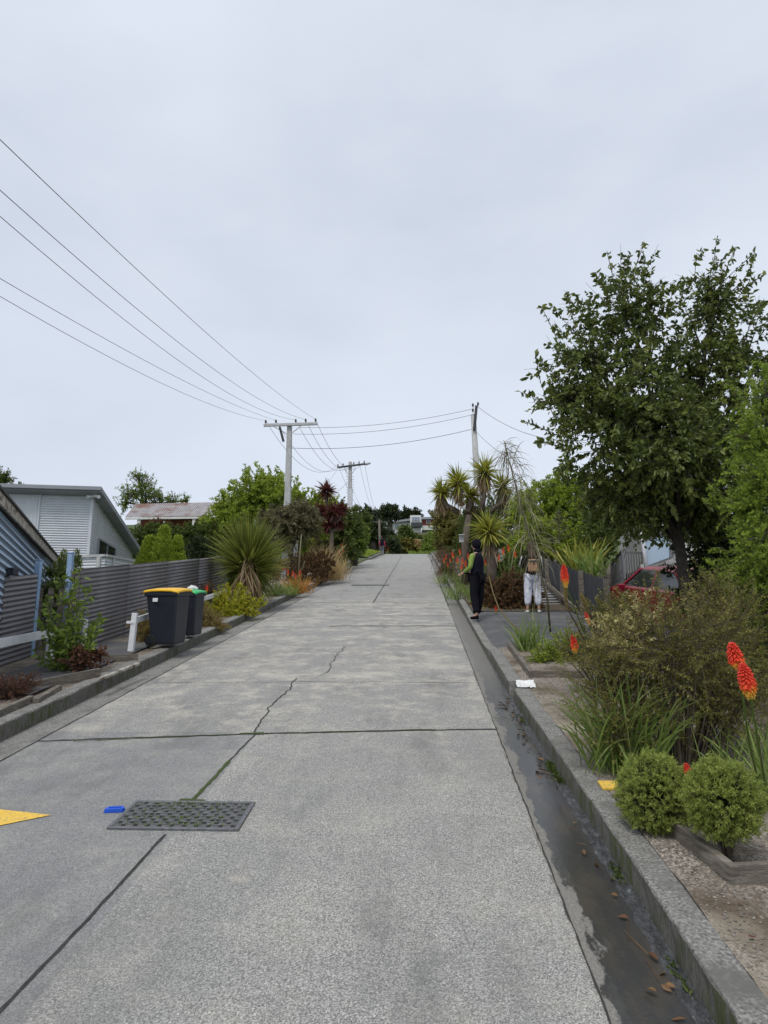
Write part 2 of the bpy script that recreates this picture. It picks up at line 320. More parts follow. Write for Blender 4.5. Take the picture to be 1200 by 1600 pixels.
# ---------------------------------------------------------------- object helpers
def tag(o, label=None, cat=None, group=None, kind=None):
    if label: o['label'] = label
    if cat: o['category'] = cat
    if group: o['group'] = group
    if kind: o['kind'] = kind
    return o
def empty(name, loc=(0, 0, 0), label=None, cat=None, group=None, rz=0):
    o = bpy.data.objects.new(name, None); COL.objects.link(o)
    o.location = loc; o.rotation_euler = (0, 0, rz); o.empty_display_size = 0.1
    return tag(o, label, cat, group)
def link(name, me, mats, parent=None, smooth=False):
    if not isinstance(mats, (list, tuple)): mats = [mats]
    for m in mats: me.materials.append(M[m] if isinstance(m, str) else m)
    o = bpy.data.objects.new(name, me); COL.objects.link(o)
    if parent is not None: o.parent = parent
    if smooth: me.polygons.foreach_set('use_smooth', [True] * len(me.polygons))
    return o
class MB:
    """collects verts / faces in any mix"""
    def __init__(s): s.v = []; s.f = []; s.mi = []; s.cur = 0
    def add(s, vs, fs):
        o = len(s.v); s.v += [tuple(x) for x in vs]
        for f in fs: s.f.append([i + o for i in f]); s.mi.append(s.cur)
    def box(s, c, d, rot=None):
        x, y, z = d[0] / 2, d[1] / 2, d[2] / 2
        vs = [Vector(p) for p in ((-x,-y,-z),(x,-y,-z),(x,y,-z),(-x,y,-z),(-x,-y,z),(x,-y,z),(x,y,z),(-x,y,z))]
        if rot is not None: vs = [rot @ p for p in vs]
        s.add([p + Vector(c) for p in vs], [(0,3,2,1),(4,5,6,7),(0,1,5,4),(1,2,6,5),(2,3,7,6),(3,0,4,7)])
    def hexa(s, p):       # 8 points: bottom 4 ccw, top 4 ccw
        s.add(p, [(0,3,2,1),(4,5,6,7),(0,1,5,4),(1,2,6,5),(2,3,7,6),(3,0,4,7)])
    def beam(s, a, b, w, h, up=Vector((0, 0, 1))):
        a = Vector(a); b = Vector(b); d = (b - a).normalized(); sd = d.cross(up).normalized(); u = sd.cross(d)
        q = [sd * -w/2 - u * h/2, sd * w/2 - u * h/2, sd * w/2 + u * h/2, sd * -w/2 + u * h/2]
        s.add([a + k for k in q] + [b + k for k in q], [(0,1,2,3),(7,6,5,4),(0,4,5,1),(1,5,6,2),(2,6,7,3),(3,7,4,0)])
    def tube(s, pts, r, n=6, cap=True):
        pts = [Vector(p) for p in pts]
        if not hasattr(r, '__len__'): r = [r] * len(pts)
        vs = []; fs = []; prev = None
        for i, p in enumerate(pts):
            d = (pts[min(i + 1, len(pts) - 1)] - pts[max(i - 1, 0)]).normalized()
            ref = prev if prev is not None else (Vector((0, 0, 1)) if abs(d.z) < 0.9 else Vector((1, 0, 0)))
            a = (ref - d * ref.dot(d)).normalized(); prev = a; b = d.cross(a)
            for k in range(n):
                t = 2 * PI * k / n
                vs.append(p + (a * math.cos(t) + b * math.sin(t)) * r[i])
        for i in range(len(pts) - 1):
            for k in range(n):
                k2 = (k + 1) % n
                fs.append((i*n+k, i*n+k2, (i+1)*n+k2, (i+1)*n+k))
        if cap:
            fs.append(tuple(range(n))[::-1]); fs.append(tuple(range((len(pts)-1)*n, len(pts)*n)))
        s.add(vs, fs)
    def build(s, name, mats, parent=None, smooth=False, bevel=0, local=False):
        if parent is not None and not local:
            L = parent.location if parent.parent is None else parent.parent.location
            s.v = [(a - L.x, b - L.y, c - L.z) for a, b, c in s.v]
        me = bpy.data.meshes.new(name); me.from_pydata(s.v, [], s.f)
        o = link(name, me, mats, parent, smooth)
        if any(s.mi): me.polygons.foreach_set('material_index', s.mi)
        if bevel:
            bm = o.modifiers.new('bevel', 'BEVEL'); bm.width = bevel; bm.segments = 2; bm.limit_method = 'ANGLE'
        me.update()
        return o
def unit(a): return a / np.maximum(np.linalg.norm(a, axis=1, keepdims=True), 1e-9)
def rdir(n): return unit(rng.normal(size=(n, 3)))
class NB:
    """numpy builder: quads and a per-vertex 'tone'"""
    def __init__(s): s.V = []; s.Q = []; s.T = []; s.n = 0
    def add(s, V, Q, T=None):
        s.V.append(V); s.Q.append(Q + s.n); s.n += len(V)
        s.T.append(np.zeros(len(V)) if T is None else T)
    def leaves(s, P, D, L, Wd, tone=None, fold=0.25, up=0.0):
        n = len(P); L = np.broadcast_to(L, (n,))[:, None]; Wd = np.broadcast_to(Wd, (n,))[:, None]
        R = rng.normal(size=(n, 3)); R[:, 2] += up
        Nn = unit(R - D * (R * D).sum(1, keepdims=True)); Sd = np.cross(D, Nn)
        a = P; b = P + D * L * .35 + Sd * Wd * .5 + Nn * Wd * fold; c = P + D * L * .7 + Sd * Wd * .38 + Nn * Wd * fold * .6 - Nn * L * .04
        d = P + D * L - Nn * L * .12; e = P + D * L * .7 - Sd * Wd * .38 + Nn * Wd * fold * .6 - Nn * L * .04; f = P + D * L * .35 - Sd * Wd * .5 + Nn * Wd * fold
        V = np.stack([a, b, c, d, e, f], 1).reshape(-1, 3)
        i = np.arange(n)[:, None] * 6
        Q = np.concatenate([i + np.array([0, 1, 2, 3]), i + np.array([0, 3, 4, 5])], 0)
        s.add(V, Q, None if tone is None else np.repeat(tone, 6))
    def needles(s, P, D, L, Wd, tone=None):
        n = len(P); L = np.broadcast_to(L, (n,))[:, None]; Wd = np.broadcast_to(Wd, (n,))[:, None]
        R = rng.normal(size=(n, 3)); Sd = unit(np.cross(D, R))
        V = np.stack([P, P + D * L * .5 + Sd * Wd * .5, P + D * L, P + D * L * .5 - Sd * Wd * .5], 1).reshape(-1, 3)
        Q = np.arange(n)[:, None] * 4 + np.array([0, 1, 2, 3])
        s.add(V, Q, None if tone is None else np.repeat(tone, 4))
    def blades(s, P, D, L, Wd, droop, seg=5, tone=None, kink=0.0):
        n = len(P); L = np.broadcast_to(L, (n,))[:, None]; Wd = np.broadcast_to(Wd, (n,))[:, None]; dr = np.broadcast_to(droop, (n,))[:, None]
        R = rng.normal(size=(n, 3)) * 0.5; R[:, 2] += 1
        Sd = unit(np.cross(D, R))
        rows = []
        pos = P.copy(); d = D.copy()
        for k in range(seg + 1):
            t = k / seg
            w = Wd * (0.55 + 1.2 * t if t < 0.35 else (1 - ((t - 0.35) / 0.65) ** 1.6) + 0.02) * 0.5
            rows.append(pos - Sd * w); rows.append(pos + Sd * w)
            d = d.copy(); d[:, 2:3] -= dr * (0.35 + t) * 1.3 / seg; d = unit(d)
            pos = pos + d * L / seg
        V = np.stack(rows, 1).reshape(-1, 3)
        m = 2 * (seg + 1); i = np.arange(n)[:, None] * m
        Q = np.concatenate([i + np.array([2*k, 2*k+1, 2*k+3, 2*k+2]) for k in range(seg)], 0)
        s.add(V, Q, None if tone is None else np.repeat(tone, m))
    def sticks(s, A, B, ra, rb):       # 3-sided tapered twigs
        n = len(A); D = unit(B - A); X = unit(np.cross(D, rng.normal(size=(n, 3)))); Y = np.cross(D, X)
        ra = np.broadcast_to(ra, (n,))[:, None]; rb = np.broadcast_to(rb, (n,))[:, None]
        rows = []
        for P, r in ((A, ra), (B, rb)):
            for k in range(3):
                t = 2 * PI * k / 3; rows.append(P + (X * math.cos(t) + Y * math.sin(t)) * r)
        V = np.stack(rows, 1).reshape(-1, 3); i = np.arange(n)[:, None] * 6
        Q = np.concatenate([i + np.array([0, 1, 4, 3]), i + np.array([1, 2, 5, 4]), i + np.array([2, 0, 3, 5])], 0)
        s.add(V, Q)
    def build(s, name, mats, parent=None, smooth=False):
        V = np.concatenate(s.V); Q = np.concatenate(s.Q); T = np.concatenate(s.T)
        if parent is not None: V = V - np.array(parent.location if parent.parent is None else parent.parent.location)
        me = bpy.data.meshes.new(name)
        me.vertices.add(len(V)); me.vertices.foreach_set('co', V.astype(np.float32).ravel())
        me.loops.add(Q.size); me.loops.foreach_set('vertex_index', Q.astype(np.int32).ravel())
        me.polygons.add(len(Q)); me.polygons.foreach_set('loop_start', np.arange(0, Q.size, 4, dtype=np.int32))
        at = me.attributes.new('tone', 'FLOAT', 'POINT'); at.data.foreach_set('value', T.astype(np.float32))
        me.update(calc_edges=True)
        return link(name, me, mats, parent, smooth)
# ================================================================ THE SETTING
def struct(o): o['kind'] = 'structure'; return o
def xyz(p): return np.array([p.x, p.y, p.z])
def nz(x, y, z=0, s=1.0): return mnoise.noise(Vector((x * s, y * s, z * s)))

M['kerbface'] = pm('kerb_face_stained', (0.20, 0.19, 0.165), (0.07, 0.068, 0.06), 30, 0.85, 0.6, 90, stretch=(1, 2.5, .6), c3=(0.075, 0.085, 0.03), s3=4, lo3=.48, hi3=.62)
# ---- ground sheet, to the horizon
def make_ground():
    xs = [-900, -400, -150, -80, -40, -25, -16, -11, -8.5, -7, -6.3, -5.8, -5.3, -4.9, -4.5, -4.42, -4.4, -2, 0, 1.27, 1.30, 1.6, 2, 2.5, 3, 3.5, 4.2, 5, 6.5, 9, 14, 22, 40, 80, 150, 400, 900]
    ys = [-60, -20, -5] + [k * .5 for k in range(2, 60)] + [30 + 2 * k for k in range(62)] + [160, 200, 300, 600, 1500]
    mb = MB(); V = []
    for y in ys:
        for x in xs:
            inside = -4.41 < x < 1.28
            z = gz(x, y) + (-0.02 + 0.03 * nz(x, y, 0, 1.3) if not inside else -0.55)
            if 1.28 < x < 8 and 11.6 < y < 17.5: z -= 0.22
            if -5.65 < x < -4.5 and 8 < y < 12.6: z -= .06
            if y > 76 and not inside: z += 0.25
            if y > 90: z = gz(x, y) + 0.2 + 0.3 * nz(x, y, 3, .1)
            if y > 150: z = gz(x, y) - (y - 150) * 0.02
            V.append((x, y, z))
    nx = len(xs); Fs = []
    for j in range(len(ys) - 1):
        for i in range(nx - 1):
            a = j * nx + i; Fs.append((a, a + 1, a + nx + 1, a + nx))
    mb.add(V, Fs)
    return struct(mb.build('ground', 'grassland', smooth=True))
make_ground()

def sheet(name, xsf, ys, zf, mat, smooth=True, thick=0):
    """a strip draped over the street: xsf(y) gives the x values across"""
    mb = MB(); V = []; Fs = []
    n = None
    for y in ys:
        xs = xsf(y); n = len(xs)
        for x in xs: V.append((x, y, zf(x, y)))
    for j in range(len(ys) - 1):
        for i in range(n - 1):
            a = j * n + i; Fs.append((a, a + 1, a + n + 1, a + n))
    mb.add(V, Fs)
    return mb.build(name, mat, smooth=smooth)
def frange(a, b, st):
    n = max(1, int(round((b - a) / st))); return [a + (b - a) * k / n for k in range(n + 1)]
def lin(a, b, n): return [a + (b - a) * k / (n - 1) for k in range(n)]

XR = 0.76      # right edge of the road slab
def kx(y): return -0.10 * min(1, max(0, (y - 4.2) / 5.5))
def rz(x, y):  # road surface
    crown = -0.012 * ((x + 1.7) / 2.4) ** 2
    return base(y) + crown + 0.004 * nz(x, y, 1, .9)
# the side street opening on the left (y 42..58)
def xl(y):
    if 42 < y < 58: return -4.15 - 3.2 * math.sin((y - 42) / 16 * PI) ** 0.5
    return -4.15
ysn = frange(-4, 12, .25) + frange(12.5, 30, .5) + frange(31, 92, 1.0)
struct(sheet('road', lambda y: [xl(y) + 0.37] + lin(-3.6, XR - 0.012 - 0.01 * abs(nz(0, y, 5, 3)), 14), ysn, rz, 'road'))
# left gutter channel strip
struct(sheet('gutter_channel', lambda y: [xl(y) - 0.03, xl(y) + 0.18, xl(y) + 0.36], ysn,
             lambda x, y: rz(x, y) - 0.025 + (0.02 if x > xl(y) + .3 else 0), M['kerb']))
# right wet gutter
def gzr(x, y):
    u = min(1, max(0, (x - XR) / 0.32)); return base(y) - 0.014 - 0.030 * u ** 1.3 + 0.003 * nz(x * 4, y, 2, 3)
struct(sheet('gutter', lambda y: [XR - 0.03, XR + .03, XR + .10, XR + .18, XR + .25, XR + .31, XR + .48], frange(-4, 14, .08) + frange(14.5, 92, 1.5), gzr, 'gutter'))
# running water along the kerb
mb = MB(); V = []; Fs = []; yy = frange(1.5, 12, .02)
for j, y in enumerate(yy):
    w = 0.075 + 0.035 * nz(0, y, 7, 2.2) + 0.02 * nz(0, y, 9, 7)
    w = max(0.025, w * (1 if y < 7 else max(0.25, 1 - (y - 7) / 5)))
    for k in range(9):
        x = 1.185 + kx(y) - w * k / 8
        V.append((x, y, gzr(x, y) + 0.010 + 0.011 * nz(x * 2.2, y, 11, 17) + 0.006 * nz(x * 2, y, 3, 40) - (0.012 if k == 8 else 0)))
for j in range(len(yy) - 1):
    for k in range(8): a = j * 9 + k; Fs.append((a, a + 1, a + 10, a + 9))
mb.add(V, Fs); struct(mb.build('water', 'water', smooth=True))

# kerbs
def kerb(x0, x1, ya, yb, hf, name='kerb', step=.08, xoff=lambda y: 0, bottom=-0.16):
    mb = MB(); V = []; Fs = []
    ys = frange(ya, yb, step); sg = 1 if x1 > x0 else -1
    prof = [(0.0, bottom), (0.004, -0.02), (0.008, .5), (0.018, .86), (0.035, .97), (0.06, 1.0), (0.5, 1.02), (0.86, 1.0), (0.97, .93), (1.0, .8), (1.0, bottom * 1.5)]
    w = abs(x1 - x0)
    for y in ys:
        h = hf(y)
        for i, (u, v) in enumerate(prof):
            r = 0.006 * nz(u * 5 + i, y, i, 6) + 0.004 * nz(i, y, 0, 22)
            x = x0 + xoff(y) + sg * (u * w + (r if 0 < i < 9 else 0))
            z = base(y) + (v * h if v > 0 and i > 1 else v) + (r * 0.8 if 1 < i < 9 else 0)
            V.append((x, y, z))
    n = len(prof)
    for j in range(len(ys) - 1):
        for i in range(n - 1):
            a = j * n + i; f = (a, a + n, a + n + 1, a + 1); Fs.append(f if sg > 0 else f[::-1])
    Fs.append(tuple(range(n))[::-sg]); Fs.append(tuple(range((len(ys)-1)*n, len(ys)*n))[::sg])
    mb.add(V, Fs)
    o = mb.build(name, ['kerb', 'kerbface'], smooth=False)
    mi = []
    for j in range(len(ys) - 1): mi += [1 if i < 3 else 0 for i in range(n - 1)]
    mi += [0, 0]; o.data.polygons.foreach_set('material_index', mi)
    return struct(o)
kh = lambda y: 0.125
kerb(1.185, 1.375, -4, 3.02, kh, xoff=kx); kerb(1.185, 1.375, 3.03, 8.85, kh, xoff=kx)
kerb(1.185, 1.375, 9.28, 11.7, kh, xoff=kx)
kerb(1.17, 1.35, 11.72, 17.6, lambda y: 0.125 - 0.06 * min(1, (y - 11.72) / .8) + 0.06 * max(0, (y - 16.8) / .8), xoff=kx)
kerb(1.16, 1.34, 17.62, 91, kh, step=.5, xoff=kx)
kerb(-4.17, -4.39, -4, 41.5, lambda y: 0.135, step=.12)
kerb(-4.17, -4.39, 57, 91, lambda y: 0.125, step=.6, xoff=lambda y: xl(y) + 4.15)
kerb(-4.17, -4.39, 41.52, 43.6, lambda y: 0.13, step=.2, xoff=lambda y: -0.9 * ((y - 41.5) / 2.1) ** 1.5)

# verge sheets on top of the ground
def ver(x, y): return gz(x, y) + 0.012 + 0.012 * nz(x, y, 4, 5)
struct(sheet('gravel_path', lambda y: [1.355 + kx(y)] + lin(1.42, 3.2, 12), frange(-4, 12.0, .12), lambda x, y: ver(x, y) - (0.02 if x < 1.3 else 0) + 0.01 * nz(x, y, 4, 1.4), 'gravel'))
struct(sheet('soil_bed', lambda y: [1.22] + lin(1.6, 9, 10), frange(17.2, 75, 1.0), lambda x, y: ver(x, y) + 0.02, 'soil'))
struct(sheet('garden_soil', lambda y: lin(3.19, 9, 8), frange(-4, 14.0, .6), lambda x, y: ver(x, y), 'soil'))
struct(sheet('driveway', lambda y: [1.22, 1.5, 2.2, 3.0, 3.9, 5.2, 7.5], frange(12.0, 17.25, .5), lambda x, y: base(y) + (0.07 if x < 1.3 else 0.135) + 0.05 * max(0, x - 4), 'asphalt'))
struct(sheet('verge_soil', lambda y: lin(-7.2, -4.37, 12), frange(-2, 41, .3), lambda x, y: ver(x, y) - (0.01 if x > -4.4 else 0), 'gravel'))
struct(sheet('driveway_left', lambda y: lin(-5.6, -4.55, 6), frange(8.3, 12.3, .4), lambda x, y: ver(x, y) + 0.03, 'asphalt'))
struct(sheet('grass_verge', lambda y: lin(-14, xl(y) - 0.24, 9), frange(57.2, 90, 2.0), lambda x, y: ver(x, y) + 0.05 + 0.35 * min(1, (-4.5 - x) / 2), 'grassland'))

# ribbons laid on the road: joints, cracks, moss
def ribbon(name, pts, w, mat, lift=0.004, step=.06, jit=0.01, wj=.5, kind='structure', zf=rz):
    P = []
    for (a, b) in zip(pts[:-1], pts[1:]):
        L = math.hypot(b[0]-a[0], b[1]-a[1]); n = max(1, int(L / step))
        for k in range(n): P.append((a[0] + (b[0]-a[0]) * k / n, a[1] + (b[1]-a[1]) * k / n))
    P.append(pts[-1]); V = []; Fs = []
    for i, p in enumerate(P):
        q0 = P[max(0, i - 1)]; q1 = P[min(len(P) - 1, i + 1)]
        dx, dy = q1[0]-q0[0], q1[1]-q0[1]; L = math.hypot(dx, dy) or 1; nx_, ny_ = -dy / L, dx / L
        o = jit * nz(p[0], p[1], 2, 7) ; ww = w * (1 + wj * nz(p[0], p[1], 8, 11)) / 2
        for sg in (-1, 1):
            x = p[0] + nx_ * (o + sg * ww); y = p[1] + ny_ * (o + sg * ww); V.append((x, y, zf(x, y) + lift))
    for i in range(len(P) - 1): Fs.append((2*i, 2*i+1, 2*i+3, 2*i+2))
    mb = MB(); mb.add(V, Fs); o = mb.build(name, mat); o['kind'] = kind; return o
def g2(px, py): p = G(px, py); return (p.x, p.y)
grate_c = G(288, 1275)
jn = lambda pts, w=.018, **k: ribbon('road_joint', pts, w, 'joint', **k)
# centre joint
jn([g2(-30, 1612), g2(130, 1445), g2(258, 1304)], .020, jit=.006)
jn([g2(300, 1253), g2(352, 1196), g2(398, 1148)], .018)
ribbon('moss', [g2(298, 1254), g2(330, 1220), g2(358, 1190)], .030, 'moss', lift=.007, kind='stuff', wj=.9)
ribbon('moss', [g2(280, 1251), g2(320, 1252)], .05, 'moss', lift=.0075, kind='stuff', wj=.9)
ribbon('moss', [g2(375, 1147), g2(412, 1146)], .05, 'moss', lift=.0075, kind='stuff', wj=1.2)
jn([g2(583, 942), g2(606, 905), g2(628, 868)], .03, step=.5)
# cracks
ribbon('road_crack', [g2(398, 1146), g2(408, 1125), g2(430, 1095), g2(452, 1078), g2(461, 1060)], .016, 'joint', jit=.05, lift=.005)
ribbon('road_crack', [g2(510, 1052), g2(522, 1030), g2(538, 1010)], .013, 'crackdark', jit=.07, lift=.005)
ribbon('road_crack', [g2(462, 1058), g2(500, 1056), g2(512, 1050)], .008, 'crackdark', jit=.06, lift=.005)
# transverse joints
jn([(-3.76, G(60, 1157).y), (-1.7, G(400, 1147).y), (XR - .01, G(770, 1138).y)], .034, jit=.02)
ribbon('moss', [(-3.4, G(60, 1157).y), (-1.7, G(400, 1147).y), (0.2, G(700, 1140).y)], .016, 'moss', lift=.008, jit=.02, wj=1.6, kind='stuff')
for py, w in ((1066, .010), (978, .06), (962, .02), (941, .03), (928, .02), (906, .03), (893, .03), (880, .04)):
    y = G(640, py).y
    jn([(-3.76 if py > 985 or py < 976 else -2.0, y - .05), (-1.7, y), (XR - .01, y + .03)], w, jit=.06, step=.25)
# left channel joint and right slab edge (a ragged dirty line)
jn([(-3.76, -3), (-3.76, 20), (-3.77, 41)], .018, jit=.012, step=.15)
ribbon('road_edge', [(XR - .012, -4), (XR - .012, 20)], .009, 'joint', jit=.009, wj=1.4, zf=lambda x, y: base(y) - .001, lift=-.004)
ribbon('road_edge', [(XR - .012, 20), (XR - .012, 74)], .03, 'joint', jit=.02, wj=.6, step=.5, lift=.006)
# grey drain cover plates in the street further up
for (px, py, w, d) in ((578, 915, 1.5, .42),):
    p = G(px, py)
    o = sheet('drain_cover', lambda y: lin(p.x - w/2, p.x + w/2, 3), [p.y, p.y + d], lambda x, y: rz(x, y) + .02, 'iron')
    tag(o, 'flat dark grated drain cover across the road, further up towards the crest', 'drain cover')

# ---- the grate with a steel frame
def grate():
    c = grate_c; w, d = .90, .50
    t = empty('drain_grate', (c.x, c.y, rz(c.x, c.y)), 'rectangular cast iron drain grate with steel frame set in the concrete road', 'drain grate')
    sl = math.atan(S); rot = Matrix.Rotation(sl, 3, 'X')
    P = lambda x, y, z: Vector(c.xy[:] + (rz(c.x, c.y),)) + rot @ Vector((x, y, z))
    pit = MB(); pit.box(P(0, 0, .003), (w - .02, d - .02, .004), rot); pit.build('pit', 'pit', t)
    fr = MB()
    for sx in (-1, 1): fr.box(P(sx * (w/2 - .012), 0, .007), (.026, d, .018), rot)
    for sy in (-1, 1): fr.box(P(0, sy * (d/2 - .012), .007), (w - .053, .026, .018), rot)
    fr.build('frame', 'steel', t, bevel=.002)
    ib = MB(); nx_, ny_ = 20, 9
    for i in range(nx_ + 1):
        x = -w/2 + .03 + (w - .06) * i / nx_; ib.box(P(x, 0, .007), (.009, d - .053, .008), rot)
    for j in range(ny_ + 1):
        y = -d/2 + .03 + (d - .06) * j / ny_; ib.box(P(0, y, .009), (w - .053, .011, .009), rot)
    for i in range(nx_):
        for j in range(ny_):
            if (i + j) % 2 == 0 and random.random() < .9:
                ib.box(P(-w/2 + .03 + (w - .06) * (i + .5) / nx_, -d/2 + .03 + (d - .06) * (j + .5) / ny_, .006), (.03, .022, .012), rot)
    ib.build('grille', 'iron', t)
    nb = NB(); n = 260
    px = rng.normal(0, .2, n).clip(-.4, .4); py = rng.choice([-.16, -.05, .1, .2], n) + rng.normal(0, .02, n)
    A = np.array([list(P(a, b.clip(-.22, .22), .012)) for a, b in zip(px, py)])
    D = rdir(n); D[:, 2] = np.abs(D[:, 2]) * .5; nb.needles(A, unit(D), .018, .012); nb.build('moss', M['l_green'], t)['kind'] = 'stuff'
grate()
# metal apron / dark stain beside it
# yellow painted arrow tip on the road
a = [G(-60, 1258), G(80, 1274.5), G(-60, 1302)]
mb = MB(); mb.add([(p.x, p.y, rz(p.x, p.y) + .006) for p in a], [(0, 2, 1)]); o = mb.build('road_marking', 'yellowpaint'); struct(o)
# blue plastic block
p = G(180, 1268); t = empty('plastic_block', (p.x, p.y, p.z), 'small bright blue plastic block lying on the road beside the drain grate', 'plastic block')
rr = Matrix.Rotation(math.atan(S), 3, 'X') @ Matrix.Rotation(.12, 3, 'Z')
mb = MB(); q = [(-.075,-.03,0),(.06,-.03,0),(.075,0,0),(.055,.035,0),(-.055,.035,0),(-.075,0,0)]
V = [p + rr @ Vector(v) for v in q] + [p + rr @ Vector((v[0]*.9, v[1]*.85, .03)) for v in q]
mb.add(V, [(0,5,4,3,2,1), (6,7,8,9,10,11)] + [(i, (i+1) % 6, 6 + (i+1) % 6, 6 + i) for i in range(6)])
mb.build('body', 'blueplastic', t, bevel=.004)
mb = MB(); mb.box(p + rr @ Vector((0, 0, .033)), (.09, .008, .006), rr); mb.build('ridge', 'blueplastic', t)

# yellow painted cover in the gravel
p = G(953, 1230, .125); mb = MB(); rs = Matrix.Rotation(math.atan(S), 3, 'X')
mb.box(p + Vector((.045, .0, .012)), (.23, .155, .02), rs); o = mb.build('valve_cover', 'yellowpaint', bevel=.004)
tag(o, 'flat square yellow cover plate in the gravel beside the kerb', 'cover plate')

# white paper in the kerb gap
p = G(802, 1059, .08); mb = MB(); V = []; Fs = []
for j in range(5):
    for i in range(9):
        V.append((p.x - .06 + .22 * i / 8 + .02 * nz(j, i, 1, 1.3), 8.87 + .13 * j / 4, base(8.84) + .14 + .02 * j + .014 * nz(i, j, 5, .9)))
for j in range(4):
    for i in range(8): a = j * 9 + i; Fs.append((a, a + 1, a + 10, a + 9))
mb.add(V, Fs); tag(mb.build('paper', 'paper', smooth=False), 'crumpled white paper lying in the gap in the right kerb', 'paper')

# ---- timber edgings
def edging(name, pts, h, w, label, mat='timber', hh=None):
    for i, (a, b) in enumerate(zip(pts[:-1], pts[1:])):
        pass
    t = empty(name, (pts[0][0], pts[0][1], gz(pts[0][0], pts[0][1])), label, 'timber edging', 'timber garden edgings')
    for a, b in zip(pts[:-1], pts[1:]):
        A = Vector((a[0], a[1], gz(*a) + h * .5 - .02)); B = Vector((b[0], b[1], gz(*b) + h * .5 - .02))
        d = (B - A).normalized()
        mb = MB(); n = 14
        for k in range(n):
            p0 = A + (B - A) * k / n; p1 = A + (B - A) * (k + 1) / n
        mb.beam(A - d * 0.0, B + d * (w * .5 if b is not pts[-1] else 0), w, h)
        mb.build('board', mat, t, bevel=.006)
    return t
e1 = G(1145, 1383, .125); e0 = G(1040, 1290, .125)
edging('timber_edging', [(e0.x - .12, e0.y + .55), (e1.x, e1.y), (e1.x + .9, e1.y + .12)], .13, .05, 'weathered grey timber edging with a mitred corner in front of the clipped round shrubs')
a0 = G(796, 1014, .12); a1 = G(830, 1060, .12); a2 = G(895, 1060, .12)
edging('timber_edging', [(a0.x, a0.y), (a1.x, a1.y), (a2.x + .2, a2.y)], .12, .06, 'grey timber edging around the low bed beside the driveway, past the gap in the kerb')
b0 = G(52, 1080, .13); b1 = G(155, 1058, .13); b2 = G(160, 1035, .13); b3 = G(215, 1032, .13)
edging('timber_edging', [(b0.x - .3, b0.y + .25), (b0.x, b0.y), (b1.x, b1.y)], .15, .05, 'dark timber edging board in front of the leafy sapling on the left verge')
edging('timber_edging', [(b2.x, b2.y), (b3.x, b3.y)], .13, .05, 'short dark timber edging between the sapling and the white post')
c0 = G(-20, 1128, .13); c1 = G(48, 1098, .13)
edging('timber_edging', [(c0.x, c0.y), (c1.x, c1.y)], .11, .07, 'low sloping timber edging below the twiggy red shrub')
b4 = G(158, 1060, .2); b5 = G(216, 1037, .2)
mb = MB(); mb.beam(b4 + Vector((0, 0, .0)), b5 + Vector((0, 0, .0)), .06, .035); o = mb.build('broken_board', 'peeling', bevel=.006)
tag(o, 'fallen white painted board lying along the left kerb', 'board')
c0 = G(55, 1100, .13); c1 = G(92, 1078, .13)
mb = MB(); mb.beam(c0 + Vector((0, 0, .03)), c1 + Vector((0, 0, .03)), .07, .06); o = mb.build('timber_offcut', 'timber', bevel=.006)
tag(o, 'short grey timber offcut on the gravel beside the left kerb', 'timber')
p = G(222, 1000, .13)
mb = MB(); mb.beam((p.x - .2, p.y + .0, p.z + .06), (p.x + .28, p.y + .3, p.z + .11), .06, .12); o = mb.build('timber_sleeper', 'timber', bevel=.006)
tag(o, 'short dark timber sleeper behind the wheel of the yellow-lidded bin', 'timber')

# ---- pebbles (nobody could count them)
def pebbles(name, region, n, s0, s1):
    nb = NB(); xs = rng.uniform(region[0], region[1], n); ys = region[2] + (region[3] - region[2]) * rng.random(n) ** 1.4
    keep = np.array([nz(x, y, 3, 1.6) > -.15 + random.uniform(-.4, .4) for x, y in zip(xs, ys)]); xs, ys = xs[keep], ys[keep]; n = len(xs)
    z = np.array([ver(x, y) + 0.01 * nz(x, y, 4, 1.4) for x, y in zip(xs, ys)])
    r = rng.uniform(s0, s1, n)
    C = np.stack([xs, ys, z + r * .15], 1)
    offs = np.array([[1,0,0],[0,1,0],[-1,0,0],[0,-1,0],[0,0,.8],[.1,.1,.9]])
    A = rng.uniform(0, 2 * PI, n); ca, sa = np.cos(A), np.sin(A)
    V = []
    for o_ in offs[:5]:
        ax = o_[0] * r * rng.uniform(.6, 1.3, n); ay = o_[1] * r * rng.uniform(.6, 1.3, n)
        V.append(C + np.stack([ax * ca - ay * sa, ax * sa + ay * ca, o_[2] * r * rng.uniform(.5, 1, n)], 1))
    V = np.stack(V + [V[4] + .0004], 1).reshape(-1, 3); i = np.arange(n)[:, None] * 6
    Q = np.concatenate([i + np.array(q) for q in ([0,1,4,5],[1,2,5,4],[2,3,4,5],[3,0,5,4])], 0)
    nb.add(V, Q); o = nb.build(name, M['pebble']); o['kind'] = 'stuff'
pebbles('gravel', (1.36, 2.6, 2.2, 9.5), 9000, .004, .011)
pebbles('gravel', (-6.0, -4.42, 5.5, 12), 2500, .006, .016)

